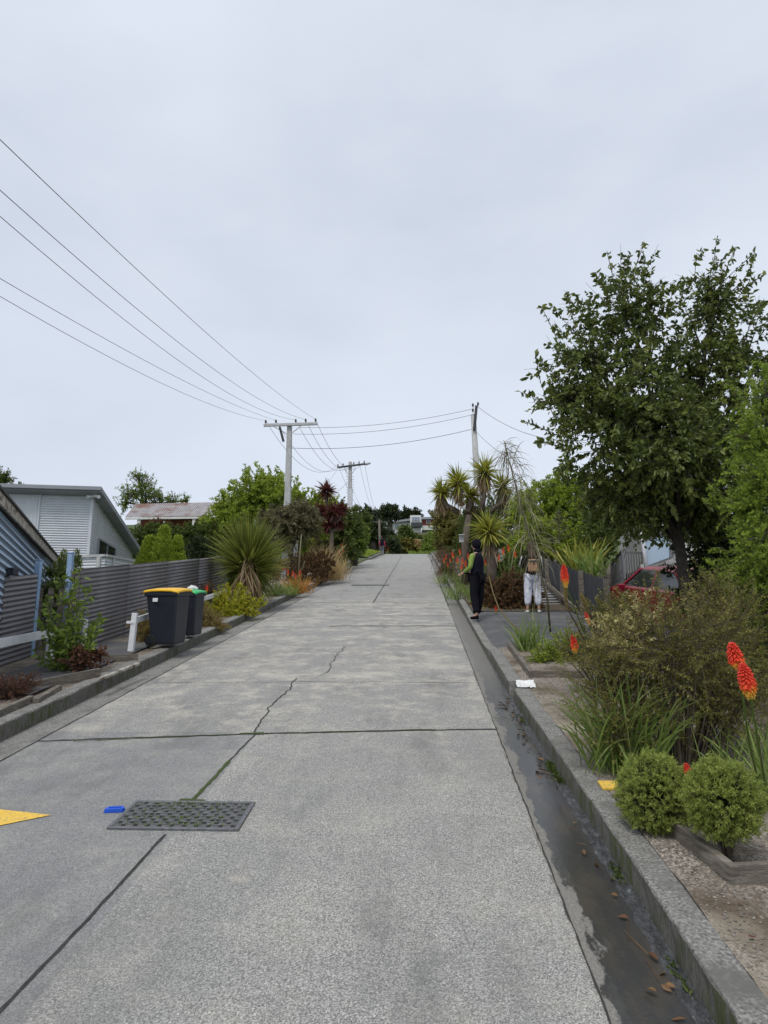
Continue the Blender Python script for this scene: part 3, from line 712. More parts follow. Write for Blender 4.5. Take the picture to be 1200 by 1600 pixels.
# leaf litter and twigs in the gutter, and on the verge
nb = NB(); n = 46
ys = rng.choice([5.4, 6.6, 7.2, 7.9, 8.6, 3.8, 4.4], n) + rng.normal(0, .35, n); xs = 1.10 + np.array([kx(y) for y in ys]) - np.abs(rng.normal(0, .05, n))
P = np.array([[x, y, gzr(x, y) + .018] for x, y in zip(xs, ys)]); D = rdir(n); D[:, 2] *= .15
nb.leaves(P, unit(D), rng.uniform(.03, .085, n), rng.uniform(.02, .04, n), fold=.12, up=3)
n = 14; ys = rng.uniform(3.4, 8.8, n); P = np.array([[1.06 + kx(y) - abs(rng.normal(0, .05)), y, 0] for y in ys]); P[:, 2] = [gzr(a[0], a[1]) + .02 for a in P]
D = rng.normal(size=(n, 3)) * [.35, 1, 0]; D = unit(D); D[:, 2] = D[:, 1] * S
nb.sticks(P, P + D * rng.uniform(.06, .22, n)[:, None], .0025, .001)
n = 26; xs = rng.uniform(1.35, 2.6, n); ys = rng.uniform(3, 8, n); P = np.array([[x, y, ver(x, y) + .015] for x, y in zip(xs, ys)]); D = rdir(n); D[:, 2] *= .1
nb.leaves(P, unit(D), .035, .018, fold=.1, up=3)
n = 60; xs = rng.uniform(-6, -4.6, n); ys = rng.uniform(6, 12, n); P = np.array([[x, y, ver(x, y) + .015] for x, y in zip(xs, ys)]); D = rdir(n); D[:, 2] *= .1
nb.leaves(P, unit(D), .05, .025, fold=.1, up=3)
o = nb.build('leaf_litter', M['l_litter']); o['kind'] = 'stuff'
# yellow leaf in the wet gutter
# small weeds growing from the foot of the kerb
nb = NB(); n = 420
cy = rng.choice([6.35, 6.5, 6.2, 8.0, 4.6, 3.6], n, p=[.3, .25, .2, .1, .08, .07]); ys = cy + rng.normal(0, .07, n); xs = 1.165 + np.array([kx(y) for y in ys]) - np.abs(rng.normal(0, .022, n))
P = np.array([[x, y, gzr(x, y) + .01] for x, y in zip(xs, ys)]); D = rdir(n); D[:, 2] = np.abs(D[:, 2]) + .4; D[:, 0] -= .3
nb.leaves(P, unit(D), .03, .014); o = nb.build('weeds', M['l_mid']); o['kind'] = 'stuff'
# grass growing along the verge foot and the far grass
def grass(name, pts_fn, n, L, Wd, mat, droop=.5):
    P = np.array([pts_fn() for _ in range(n)]); D = rdir(n) * .55; D[:, 2] = 1
    nb = NB(); nb.blades(P, unit(D), rng.uniform(.5, 1, n) * L, Wd, droop, 3, tone=rng.random(n)); o = nb.build(name, M[mat]); o['kind'] = 'stuff'; return o
def f():
    x = -4.45 - 4.5 * random.random(); y = random.uniform(58, 78); return (x, y, ver(x, y) + 0.05 + 0.35 * min(1, (-4.5 - x) / 2))
grass('grass', f, 5000, .3, .03, 'l_bright')
def f():
    x = random.uniform(-1.5, 2.5); y = random.uniform(84, 92); return (x, y, gz(x, y) + .25)
grass('grass', f, 1200, .5, .06, 'l_green')
def f():
    x = random.choice([random.uniform(1.26, 1.55), random.uniform(-4.8, -4.45)]); y = random.uniform(17.5, 40); return (x, y, ver(x, y))
grass('grass', f, 1500, .22, .012, 'l_green')
# ================================================================ BUILT THINGS
UP = Vector((0, 0, 1))
# ---- corrugated fences (wavy in section, ribs along the slope)
def corr_panel(a, b, h, pitch=.076, amp=.0125, n0=0, off=0.0):
    """a,b: bottom end points; ribs run a->b; returns MB"""
    mb = MB(); a = Vector(a); b = Vector(b); d = (b - a); nrm = d.cross(UP).normalized()
    nr = int(h / pitch * 8); V = []; Fs = []
    for k in range(nr + 1):
        z = h * k / nr; o = amp * math.sin(2 * PI * z / pitch) + off
        for p in (a, b): V.append(p + UP * z + nrm * o)
    for k in range(nr): Fs.append((2*k, 2*k+1, 2*k+3, 2*k+2))
    mb.add(V, Fs); return mb
def fencept(px, y, x=-5.6): return Vector((x, y, gz(x, y) - .02))
t = empty('corrugated_fence', (-5.6, 11.4, gz(-5.8, 11.4)), 'long charcoal corrugated iron fence running up the slope behind the bins', 'fence', 'corrugated iron fences')
yb = [11.25, 13.3, 15.4, 17.6, 20.2]
for i in range(4):
    a = fencept(0, yb[i]); b = fencept(0, yb[i + 1] + .05)
    o = corr_panel(a, b, 1.38 - .015 * i, off=.004 * (i % 2)).build('panel', 'corrugated', t, smooth=True)
    sd = o.modifiers.new('solid', 'SOLIDIFY'); sd.thickness = .002
for i, y in enumerate(yb[1:]):
    mb = MB(); mb.box((-5.66, y, gz(-5.8, y) + .6), (.09, .09, 1.3)); mb.build('post', 'timber', t)
mb = MB(); a = fencept(0, yb[0]) + Vector((-.05, 0, 1.30)); b = fencept(0, yb[-1]) + Vector((-.05, 0, 1.28)); mb.beam(a, b, .05, .09); mb.build('rail', 'timber', t)
t2 = empty('corrugated_fence', (-5.85, 8.2, gz(-5.85, 8.2)), 'short charcoal corrugated iron fence panel left of the blue gate posts', 'fence', 'corrugated iron fences')
P1 = G(47, 1030, .1); P0 = G(-80, 1073, .1)
P1.z -= .03; P0.z -= .03
o = corr_panel(P0, P1, 1.36).build('panel', 'corrugated', t2, smooth=True)
mb = MB(); mb.beam(P0 + Vector((-.06, 0, 1.25)), P1 + Vector((-.06, 0, 1.25)), .05, .09); mb.build('rail', 'timber', t2)
# blue gate posts
for px, py, h, lab in ((44, 1028, 1.53, 'pale blue square gate post at the end of the short corrugated fence'), (96, 1012, 1.62, 'pale blue square gate post, taller, where the long corrugated fence begins')):
    p = G(px, py, .1); mb = MB(); mb.box((p.x + .03, p.y, p.z + h / 2), (.085, .085, h)); mb.box((p.x + .03, p.y, p.z + h + .011), (.1, .1, .02))
    tag(mb.build('gate_post', 'bluepost', bevel=.004), lab, 'post', 'pale blue gate posts')
p = G(62, 1022, .1); mb = MB()
for k in range(5): mb.box((p.x - .12 + .12 * k, p.y + .06 + .12 * k, p.z + .55), (.09, .02, 1.05), Matrix.Rotation(.75, 3, 'Z'))
mb.beam((p.x - .15, p.y + .1, p.z + .25), (p.x + .38, p.y + .6, p.z + .3), .02, .07)
mb.beam((p.x - .15, p.y + .1, p.z + .8), (p.x + .38, p.y + .6, p.z + .85), .02, .07)
tag(mb.build('garden_gate', 'timber'), 'narrow wooden gate behind the sapling between the blue posts', 'gate')

# white low rails
t = empty('white_rail', tuple(G(205, 1022, .12)), 'low white rail with a leaning white post, running behind the bins', 'rail', 'low white rails')
p = G(204, 1021, .12)
mb = MB(); mb.hexa([p + Vector(v) for v in ((-.045,-.04,-.05),(.045,-.04,-.05),(.045,.04,-.05),(-.045,.04,-.05),(-.01,-.04,.64),(.075,-.04,.64),(.075,.04,.64),(-.01,.04,.64))]); mb.build('post', 'white', t, bevel=.008)
mb = MB(); q = Vector((-5.0, 18.0, gz(-5.0, 18.0) + .45)); mb.beam(p + Vector((.02, .08, .53)), q, .03, .10); mb.build('board', 'white', t, bevel=.004)
for y in (14.4, 17.6):
    u = (y - p.y) / (q.y - p.y); x = p.x + (q.x - p.x) * u
    mb = MB(); mb.box((x, y + .05, gz(x, y) + .2), (.09, .09, .52)); mb.build('post', 'white', t, bevel=.006)
mb = MB(); mb.box(p + Vector((-.02, -.0, .49)), (.13, .10, .045)); mb.build('cleat', 'white', t, bevel=.005)
r0 = W(-60, 1017, 8.0); r1 = W(75, 990, 10.6); pr = G(127, 1016, .12)
t = empty('white_rail', tuple(G(20, 1060, .12)), 'low white rail in front of the short corrugated fence', 'rail', 'low white rails')
mb = MB(); mb.beam(r0, r1, .03, .12); mb.build('board', 'white', t, bevel=.004)
mb = MB(); mb.box((r1.x + .02, r1.y + .06, (gz(r1.x, r1.y) + r1.z) / 2), (.09, .09, r1.z - gz(r1.x, r1.y) + .1)); mb.build('post', 'white', t, bevel=.006)
mb = MB(); mb.box((pr.x, pr.y, pr.z + .25), (.11, .11, .52)); tag(mb.build('white_post', 'white', bevel=.008), 'short white post half hidden behind the leafy sapling', 'post')

# ---- wheelie bins
def bin_(loc, rz_, w, d, h, lidmat, label, name='wheelie_bin', tilt=0.0):
    t = empty(name, loc, label, 'bin', 'wheelie bins on the left verge'); t.rotation_euler = (Matrix.Rotation(math.atan(S) * .8, 3, 'X') @ Matrix.Rotation(rz_, 3, 'Z')).to_euler()
    # front faces local -y ; wheels at +y
    bw, bd = w * .80, d * .72
    mb = MB(); z0, z1 = .04, h - .07
    def ring(ww, dd, z, yo=0): return [(-ww/2, -dd/2 + yo, z), (ww/2, -dd/2 + yo, z), (ww/2, dd/2 + yo, z), (-ww/2, dd/2 + yo, z)]
    R = [ring(bw, bd, z0, .0), ring(bw * 1.03, bd * 1.03, z0 + .05), ring(w * .955, d * .93, z1 - .10), ring(w * .97, d * .95, z1 - .06)]
    V = sum(R, []); Fs = [(3, 2, 1, 0), (12, 13, 14, 15)]
    for k in range(3):
        for i in range(4): j = (i + 1) % 4; Fs.append((4*k+i, 4*k+j, 4*k+4+j, 4*k+4+i))
    mb.add(V, Fs); body = mb.build('body', 'binblack', t, local=True, bevel=.025)
    mb = MB(); R = [ring(w, d, z1 - .065), ring(w * 1.04, d * 1.04, z1 - .04), ring(w * 1.04, d * 1.04, z1), ring(w, d, z1)]
    V = sum(R, []); Fs = [(3, 2, 1, 0), (12, 13, 14, 15)]
    for k in range(3):
        for i in range(4): j = (i + 1) % 4; Fs.append((4*k+i, 4*k+j, 4*k+4+j, 4*k+4+i))
    mb.add(V, Fs); mb.build('rim', 'binblack', t, local=True, bevel=.008)
    lid = MB(); ys = [-.54, -.5, -.3, 0, .3, .5, .56]; zs = [-.005, .028, .045, .05, .045, .03, .012]; V = []; Fs = []
    for y, z in zip(ys, zs):
        for x, dz in ((-.53, -.025), (-.50, .006), (-.3, .014), (0, .018), (.3, .014), (.50, .006), (.53, -.025)):
            V.append((x * w, y * d, z1 + z + dz))
    for j in range(6):
        for i in range(6): a = 7 * j + i; Fs.append((a, a + 1, a + 8, a + 7))
    lid.add(V, Fs); o = lid.build('lid', lidmat, t, local=True, smooth=True)
    s = o.modifiers.new('s', 'SOLIDIFY'); s.thickness = .02; s.offset = -1
    hd = MB(); hd.tube([(-w*.42, d*.48, z1-.02), (-w*.42, d*.6, z1), (w*.42, d*.6, z1), (w*.42, d*.48, z1-.02)], .015, 8); hd.build('handle', 'binblack', t, local=True, smooth=True)
    for sx in (-1, 1):
        wh = MB(); wh.tube([(sx * w * .34, d * .36, .1), (sx * w * .44, d * .36, .1)], .1, 20); wo = wh.build('wheel', 'rubber', t, local=True, bevel=.008)
        hb = MB(); hb.tube([(sx * w * .435, d * .36, .1), (sx * w * .46, d * .36, .1)], .045, 12); hb.build('hub', 'binblack', wo, local=True)
    ax = MB(); ax.tube([(-w * .36, d * .36, .1), (w * .36, d * .36, .1)], .012, 8); ax.build('axle', 'steel', t, local=True)
    return t, z1
p = G(263, 1016, .125)
t, z1 = bin_((p.x - .11, p.y + .28, base(p.y + .28) + .155), math.radians(82), .50, .58, .97, 'binyellow', 'large charcoal wheelie bin with a yellow lid on the left verge', tilt=-.03)
# sticker on the side facing down the street, mark on the front
mb = MB(); mb.box((-.262, .10, z1 - .12), (.004, .09, .06), Matrix.Rotation(.12, 3, 'Y') @ Matrix.Identity(3)); o = mb.build('sticker', 'label', t, local=True); o.location = (-.0, 0, 0)
p = G(304, 1003, .125)
t, z1b = bin_((p.x - .20, p.y + .40, base(p.y + .40) + .155), math.radians(80), .38, .38, .86, 'bingreen', 'smaller charcoal wheelie bin with a green lid, behind the yellow-lidded one')
mb = MB()
q = Vector(t.location) + Vector((-.02, 0, z1b + .085))
bm = bmesh.new(); bmesh.ops.create_icosphere(bm, subdivisions=3, radius=1)
for v in bm.verts: v.co = Vector((v.co.x * .10, v.co.y * .08, v.co.z * .06)) * (1 + .35 * mnoise.noise(v.co * 2.2)); v.co += q
me = bpy.data.meshes.new('plastic_bag'); bm.to_mesh(me); bm.free(); tag(link('plastic_bag', me, 'paper', smooth=True), 'crumpled white bag lying on the green bin lid', 'bag')

# lettering on bins: small white mark strokes, as blurred marks seen on them
def text(txt, size, mat, name, parent, loc, rot, extrude=.002):
    c = bpy.data.curves.new(name, 'FONT'); c.body = txt; c.size = size; c.extrude = extrude; c.align_x = 'CENTER'
    c.materials.append(M[mat]); o = bpy.data.objects.new(name, c); COL.objects.link(o); o.location = loc; o.rotation_euler = rot
    if parent is not None: o.parent = parent
    return o

# ---- grey house with skillion roof
def grey_house():
    ca, sa = math.cos(math.radians(11)), math.sin(math.radians(11))
    c = W(138, 860, 22.6); X0 = Vector((c.x, c.y, 0))
    dr = Vector((-sa, ca, 0)); dl = Vector((-ca, -sa, 0))          # right wall recedes; left wall runs left
    gzc = gz(c.x, c.y) - .3
    t = empty('grey_house', (c.x, c.y, gzc), 'pale grey corrugated house with a sloping skillion roof behind the fence', 'house')
    ztop = W(149, 775, 22.6).z; L = 6.8; zfar = ztop - 1.0; Wd = 8.0
    def wall_corr(a, b, za, zb, z0, pitch, amp, name, mat, vertical=False):
        mb = MB(); d = (b - a); nr = d.normalized().cross(UP); V = []; Fs = []
        if not vertical:
            zmax = max(za, zb); n = int((zmax - z0) / pitch * 6)
            for k in range(n + 1):
                z = z0 + (zmax - z0) * k / n; o = amp * math.sin(2 * PI * (z - z0) / pitch)
                # clip against sloping top
                ua, ub = 0.0, 1.0
                if zb < za and z > zb: ub = max(0.0, (za - z) / (za - zb))
                if za < zb and z > za: ua = min(1.0, (z - za) / (zb - za))
                for u in (ua, ub): V.append(a + d * u + UP * z + nr * o)
            for k in range(n): Fs.append((2*k, 2*k+1, 2*k+3, 2*k+2))
        else:
            n = int(d.length / pitch * 6)
            for k in range(n + 1):
                u = k / n; o = amp * math.sin(2 * PI * u * d.length / pitch)
                V.append(a + d * u + UP * z0 + nr * o); V.append(a + d * u + UP * (za + (zb - za) * u) + nr * o)
            for k in range(n): Fs.append((2*k, 2*k+2, 2*k+3, 2*k+1))
        mb.add(V, Fs); return mb.build(name, mat, t, smooth=True)
    zlf = ztop - .06 * Wd * 0
    wall_corr(X0 + dl * 1.62, X0, ztop, ztop, gzc, .08, .016, 'wall', 'greycor')
    wall_corr(X0, X0 + dr * L, ztop, zfar, gzc, .08, .016, 'wall', 'greycor')
    wall_corr(X0 + dl * Wd, X0 + dl * 1.66, ztop, ztop, gzc, .12, .012, 'wall', 'greycor', True)
    mb = MB(); mb.box(X0 + UP * ((gzc + ztop) / 2) , (.09, .09, ztop - gzc), Matrix.Rotation(math.radians(11), 3, 'Z')); mb.build('corner_trim', 'greycor', t)
    mb = MB(); mb.box(X0 + dl * 1.64 + UP * ((gzc + ztop) / 2) - dr * .02, (.05, .05, ztop - gzc), Matrix.Rotation(math.radians(11), 3, 'Z')); mb.build('corner_trim', 'greycor', t)
    # roof slab with overhang
    oh = .42
    A = X0 - dr * oh - dl * (oh * .9); B = X0 - dr * oh + dl * (Wd + .4); C = X0 + dr * (L + .3) + dl * (Wd + .4); D = X0 + dr * (L + .3) - dl * (oh * .9)
    zs = [ztop + .06, ztop + .06, zfar - .05, zfar - .05]
    bt = [p + UP * z for p, z in zip((A, D, C, B), (zs[0], zs[2], zs[2], zs[0]))]
    mb = MB(); mb.hexa(bt + [p + UP * .16 for p in bt]); mb.build('roof', 'greyroof', t, bevel=.01)
    mb = MB(); g0 = bt[0] + UP * .1 - dr * .05; g1 = bt[3] + UP * .1 - dr * .05; mb.beam(g0, g1, .09, .13); mb.build('gutter', 'greyroof', t, bevel=.01)
    mb = MB(); mb.hexa([p - UP * .012 for p in bt] + [p - UP * .002 for p in bt]); mb.build('soffit', 'soffit', t)
    # windows
    def window(a, b, z0, z1, name='window'):
        d = (b - a).normalized(); nr = d.cross(UP)
        f = MB(); f.beam(a + UP * z0 + nr * .03, b + UP * z0 + nr * .03, .06, .05); f.beam(a + UP * z1 + nr * .03, b + UP * z1 + nr * .03, .06, .05)
        for q in (a, b): f.beam(q + UP * z0 + nr * .03, q + UP * z1 + nr * .03, .06, .05, up=nr)
        m_ = (a + b) / 2; f.beam(m_ + UP * z0 + nr * .032, m_ + UP * z1 + nr * .032, .05, .05, up=nr)
        fo = f.build(name, 'greyroof', t)
        g = MB(); g.add([a + UP * z0 + nr * .025, b + UP * z0 + nr * .025, b + UP * z1 + nr * .025, a + UP * z1 + nr * .025], [(0, 1, 2, 3)])
        g.build('pane', 'glassdark' if a.y > X0.y + .3 else 'glasspale', fo)
    zt = W(151, 837, 22.9).z
    window(X0 + dr * 1.1, X0 + dr * 3.6, zt - 1.0, zt + .02)
    zt = W(60, 829, 22.0).z
    window(X0 + dl * 2.9, X0 + dl * 1.85, zt - .95, zt)
    # security lamps under the eave
    lp = X0 - dr * .12 - dl * .12 + UP * (ztop - .02)
    mb = MB(); mb.box(lp, (.12, .12, .1))
    for s in (-1, 1): mb.tube([lp + Vector((s * .05, -.05, -.03)), lp + Vector((s * .2, -.18, -.07))], [.03, .06], 10)
    mb.build('security_light', 'white', t)
    # downstair deck balustrade, corrugated apron
    p0 = W(60, 872, 20.5); p1 = W(165, 868, 20.5); p2 = W(208, 876, 23.5)
    tb = empty('deck_balustrade', tuple(p1), 'grey deck balustrade of horizontal corrugated cladding in front of the grey house', 'balustrade')
    for a, b in ((p0, p1), (p1, p2)):
        mb = MB(); mb.beam(a, b, .12, .07); mb.build('handrail', 'armwood', tb)
        nn = int(1.6 / .09 * 6); V = []; Fs = []; d = (b - a).normalized(); nr = d.cross(UP)
        for k in range(nn + 1):
            z = -.06 - 1.6 * k / nn; o = .012 * math.sin(2 * PI * z / .09)
            for q in (a, b): V.append(q + UP * z + nr * o)
        for k in range(nn): Fs.append((2*k, 2*k+1, 2*k+3, 2*k+2))
        mb = MB(); mb.add(V, Fs); mb.build('cladding', 'greycor', tb, smooth=True)
    for px, y in ((104, 20.3), (155, 20.3), (176, 21.2)):
        q = W(px, 870, y); mb = MB(); mb.box(q - UP * .7 , (.11, .11, 1.4)); mb.build('post', 'armwood', tb)
grey_house()

# ---- blue weatherboard house
def blue_house():
    far = W(88, 884, 17.0)
    near_dir = Vector((math.sin(math.radians(22.6)), -math.cos(math.radians(22.6)), 0))
    def on_wall(px, py):
        # intersect the camera ray with the wall plane
        d = ray(px, py); n = near_dir.cross(UP); o = Vector((0, 0, H)); t_ = (far - o).dot(n) / d.dot(n); return o + d * t_
    nr_ = near_dir.cross(UP); nr_ = nr_ if nr_.x > 0 else -nr_
    A = on_wall(84, 880); B = on_wall(0, 794)
    sl_ = (B.z - A.z) / (B - A).dot(near_dir); Lw = 9.0
    t = empty('blue_house', (A.x, A.y, gz(A.x, A.y)), 'pale blue weatherboard house with a long peeling fascia board, left of the fence', 'house')
    z0 = gz(A.x, A.y) - 1.4; pitch = .11; mb = MB(); gap = MB(); z = z0
    P = lambda u, z, o=0: Vector((A.x, A.y, 0)) + near_dir * u + UP * z + nr_ * o
    ztop = max(A.z, A.z + sl_ * Lw)
    while z < ztop - .02:
        zt = z + pitch
        a0, a1 = 0.0, Lw
        if abs(sl_) > 1e-4:
            uu = (z - A.z) / sl_
            if sl_ < 0: a1 = min(Lw, max(0, uu)) if z > A.z + sl_ * Lw else Lw
            else: a0 = max(0, min(Lw, uu)) if z > A.z else 0
        if a1 - a0 > .05:
            mb.add([P(a0, z, .038), P(a1, z, .038), P(a1, zt + .012, .004), P(a0, zt + .012, .004), P(a0, z, 0), P(a1, z, 0)], [(0, 1, 2, 3), (4, 5, 1, 0)])
            gap.add([P(a0, z - .002, .041), P(a1, z - .002, .041), P(a1, z + .024, .040), P(a0, z + .024, .040)], [(0, 1, 2, 3)])  # dark strip on each board front: shade under the lap put in as colour
        z += pitch
    mb.build('weatherboards', 'blueboards', t); gap.build('lap_shade_strips', 'roofdark_lapshade', t)
    bk = MB(); dp = 6.0; zl = min(A.z, A.z + sl_ * Lw) - .02
    q = [P(0, z0, -.01), P(Lw, z0, -.01), P(Lw, zl, -.01), P(0, zl, -.01)]; V = q + [v - nr_ * dp for v in q]
    bk.add(V, [(0, 1, 2, 3), (7, 6, 5, 4), (0, 3, 7, 4), (1, 5, 6, 2)]); bk.build('wall', 'blueboards', t)
    e0, e1 = P(-.25, A.z - .02, 0), P(Lw, A.z + sl_ * Lw - .02, 0)
    mb = MB(); n_ = nr_
    mb.hexa([e0 - UP * .05 + n_ * .10, e1 - UP * .05 + n_ * .10, e1 - UP * .05 + n_ * .13, e0 - UP * .05 + n_ * .13, e0 + UP * .10 + n_ * .10, e1 + UP * .10 + n_ * .10, e1 + UP * .10 + n_ * .13, e0 + UP * .10 + n_ * .13]); mb.build('fascia_board', 'peeling', t)
    mb = MB(); mb.hexa([e0 - UP * .03 - n_ * .02, e1 - UP * .03 - n_ * .02, e1 - UP * .03 + n_ * .098, e0 - UP * .03 + n_ * .098, e0 + UP * .03 - n_ * .02, e1 + UP * .03 - n_ * .02, e1 + UP * .03 + n_ * .098, e0 + UP * .03 + n_ * .098]); mb.build('soffit', 'roofdark_lapshade', t)
    mb = MB(); a, b = e0 + UP * .104 + n_ * .16, e1 + UP * .104 + n_ * .16; c_, d_ = e0 - n_ * dp + UP * .5, e1 - n_ * dp + UP * .5
    mb.hexa([a, b, d_, c_, a + UP * .03, b + UP * .03, d_ + UP * .03, c_ + UP * .03]); mb.build('roof', 'roofdark_lapshade', t)
    mb = MB(); mb.box(P(-.03, (z0 + A.z) / 2, .02), (.07, .07, A.z - z0)); mb.build('corner_board', 'white', t)
    q = on_wall(8, 893); mb = MB(); mb.box(q + nr_ * .06, (.2, .14, .11)); mb.build('meter_box', 'darkwood', t, bevel=.01)
blue_house()

# ---- house with the rusty roof, up on the left
def rusty_house():
    y = 46.0
    a = W(196, 808, y); b = W(345, 806, y)
    g = min(gz(a.x, y), a.z - 2.6)
    t = empty('rusty_roofed_house', ((a.x + b.x) / 2, y, g), 'low house with a rust-stained iron roof above the hedge', 'house')
    top0 = W(212, 788, y + 2.6); top1 = W(360, 785, y + 2.6)
    V = [a - UP * .0, b, top1, top0]; V = [Vector(v) for v in V]
    mb = MB(); nrib = 46
    for k in range(nrib):
        u0, u1 = k / nrib, (k + .5) / nrib
        for (p, q, dz) in ((u0, u1, .05), (u1, (k + 1) / nrib, 0.02)):
            e0, e1 = V[0].lerp(V[1], p), V[0].lerp(V[1], q); f0, f1 = V[3].lerp(V[2], p), V[3].lerp(V[2], q)
            mb.hexa([e0, e1, f1, f0, e0 + UP * dz, e1 + UP * dz, f1 + UP * dz, f0 + UP * dz])
    mb.build('roof', 'rustroof', t)
    mb = MB(); mb.hexa([V[3] + Vector((0, 0, -.05)), V[2] + Vector((0, 0, -.05)), V[2] + Vector((0, 4, -1.2)), V[3] + Vector((0, 4, -1.2)), V[3], V[2], V[2] + Vector((0, 4, -1.15)), V[3] + Vector((0, 4, -1.15))]); mb.build('roof', 'rustroof', t)
    mb = MB(); mb.beam(a - UP * .1, b - UP * .1, .08, .14); mb.build('gutter', 'offwhite', t)
    mb = MB(); mb.hexa([Vector((a.x + .3, y + 1.6, g)), Vector((b.x, y + 1.6, g)), Vector((b.x, y + 5, g)), Vector((a.x + .3, y + 5, g)), Vector((a.x + .3, y + 1.6, a.z + .1)), Vector((b.x, y + 1.6, a.z + .1)), Vector((b.x, y + 5, a.z + .1)), Vector((a.x + .3, y + 5, a.z + .1))]); mb.build('wall', 'brick', t)
    for u in (.14, .4, .72):
        q = a.lerp(b, u); mb = MB(); mb.box((q.x, y + .1, (g + q.z) / 2), (.22, .14, q.z - g - .1)); mb.build('veranda_post', 'offwhite', t)
    for u in (.25, .55):
        q = a.lerp(b, u); f = MB(); f.box((q.x, y + 1.58, q.z - 1.1), (1.3, .06, 1.1)); fo = f.build('window', 'offwhite', t); g_ = MB(); g_.box((q.x, y + 1.54, q.z - 1.1), (1.1, .03, .9)); g_.build('pane', 'glassdark', fo)
rusty_house()

# ---- hilltop house group far up the street
def hill_house():
    y = 140
    a = W(614, 832, y); b = W(643, 832, y); g = a.z - 3
    t = empty('hilltop_house', (a.x, y, g), 'white hillside house with a balcony at the head of the street', 'house')
    def bx(name, px0, px1, py0, py1, yy, dep, mat):
        p = W(px0, py1, yy); q = W(px1, py0, yy); mb = MB(); mb.box(((p.x + q.x) / 2, yy + dep / 2, (p.z + q.z) / 2), (abs(q.x - p.x), dep, abs(q.z - p.z))); return mb.build(name, mat, t)
    bx('wall', 612, 642, 816, 840, y, 7, 'offwhite'); 
    p = W(610, 817, y - 1); q = W(643, 809, y - 1); 
    mb = MB(); mb.hexa([Vector((p.x, y - 1, p.z)), Vector((q.x, y - 1, p.z + .45)), Vector((q.x, y + 8, p.z + .9)), Vector((p.x, y + 8, p.z + .5)), Vector((p.x, y - 1, p.z + .3)), Vector((q.x, y - 1, p.z + .9)), Vector((q.x, y + 8, p.z + 1.2)), Vector((p.x, y + 8, p.z + .8))]); mb.build('roof', 'greyroof', t)
    bx('bay_wall', 641, 658, 805, 832, y - 2, 8, 'offwhite')
    bay = bx('bay_window', 643, 656.5, 806.5, 814, y - 2.1, .3, 'white')
    for k in range(3):
        p = W(643.8 + k * 4.2, 813, y - 2.2); q = W(647 + k * 4.2, 807.5, y - 2.2); mb = MB(); mb.box(((p.x + q.x) / 2, y - 2.2, (p.z + q.z) / 2), (q.x - p.x, .1, q.z - p.z)); mb.build('pane', 'glasspale', bay)
    bx('balcony', 642, 660, 816, 823, y - 3.4, 1.2, 'darkwood')
    for k in range(2):
        w_ = bx('window', 616 + 12 * k, 624 + 12 * k, 820, 826, y - .15, .2, 'white'); p = W(617 + 12 * k, 825.5, y - .2); q = W(623 + 12 * k, 820.5, y - .2)
        mb = MB(); mb.box(((p.x + q.x) / 2, y - .25, (p.z + q.z) / 2), (q.x - p.x, .1, q.z - p.z)); mb.build('pane', 'glasspale', w_)
    t2 = empty('brick_house', tuple(W(666, 828, y + 4)), 'red brick house beside the white hillside house', 'house'); 
    def bx2(name, px0, px1, py0, py1, yy, dep, mat):
        p = W(px0, py1, yy); q = W(px1, py0, yy); mb = MB(); mb.box(((p.x + q.x) / 2, yy + dep / 2, (p.z + q.z) / 2), (abs(q.x - p.x), dep, abs(q.z - p.z))); return mb.build(name, mat, t2)
    bx2('wall', 660, 678, 811, 821, y + 4, 6, 'brick'); bx2('plinth', 659, 679, 821, 828, y + 3.5, 6, 'offwhite'); bx2('roof', 658.5, 680, 807.5, 811, y + 3, 8, 'greyroof')
    w_ = bx2('window', 666, 673, 813, 818, y + 3.9, .2, 'white'); p = W(667, 817, y + 3.8); q = W(672, 814, y + 3.8); mb = MB(); mb.box(((p.x + q.x) / 2, y + 3.8, (p.z + q.z) / 2), (q.x - p.x, .1, q.z - p.z)); mb.build('pane', 'glassdark', w_)
    # terrace wall of timber steps under it
    t3 = empty('terrace_wall', tuple(W(662, 858, 100)), 'grey timber terraced retaining wall below the hilltop houses', 'retaining wall')
    for k in range(5):
        p = W(652, 856 - 5 * k, 100 + 1.5 * k); q = W(674, 852.5 - 5 * k, 100 + 1.5 * k); mb = MB(); mb.box(((p.x + q.x) / 2, p.y, (p.z + q.z) / 2), (q.x - p.x, .3, q.z - p.z)); mb.build('terrace_board', 'timber', t3)
hill_house()

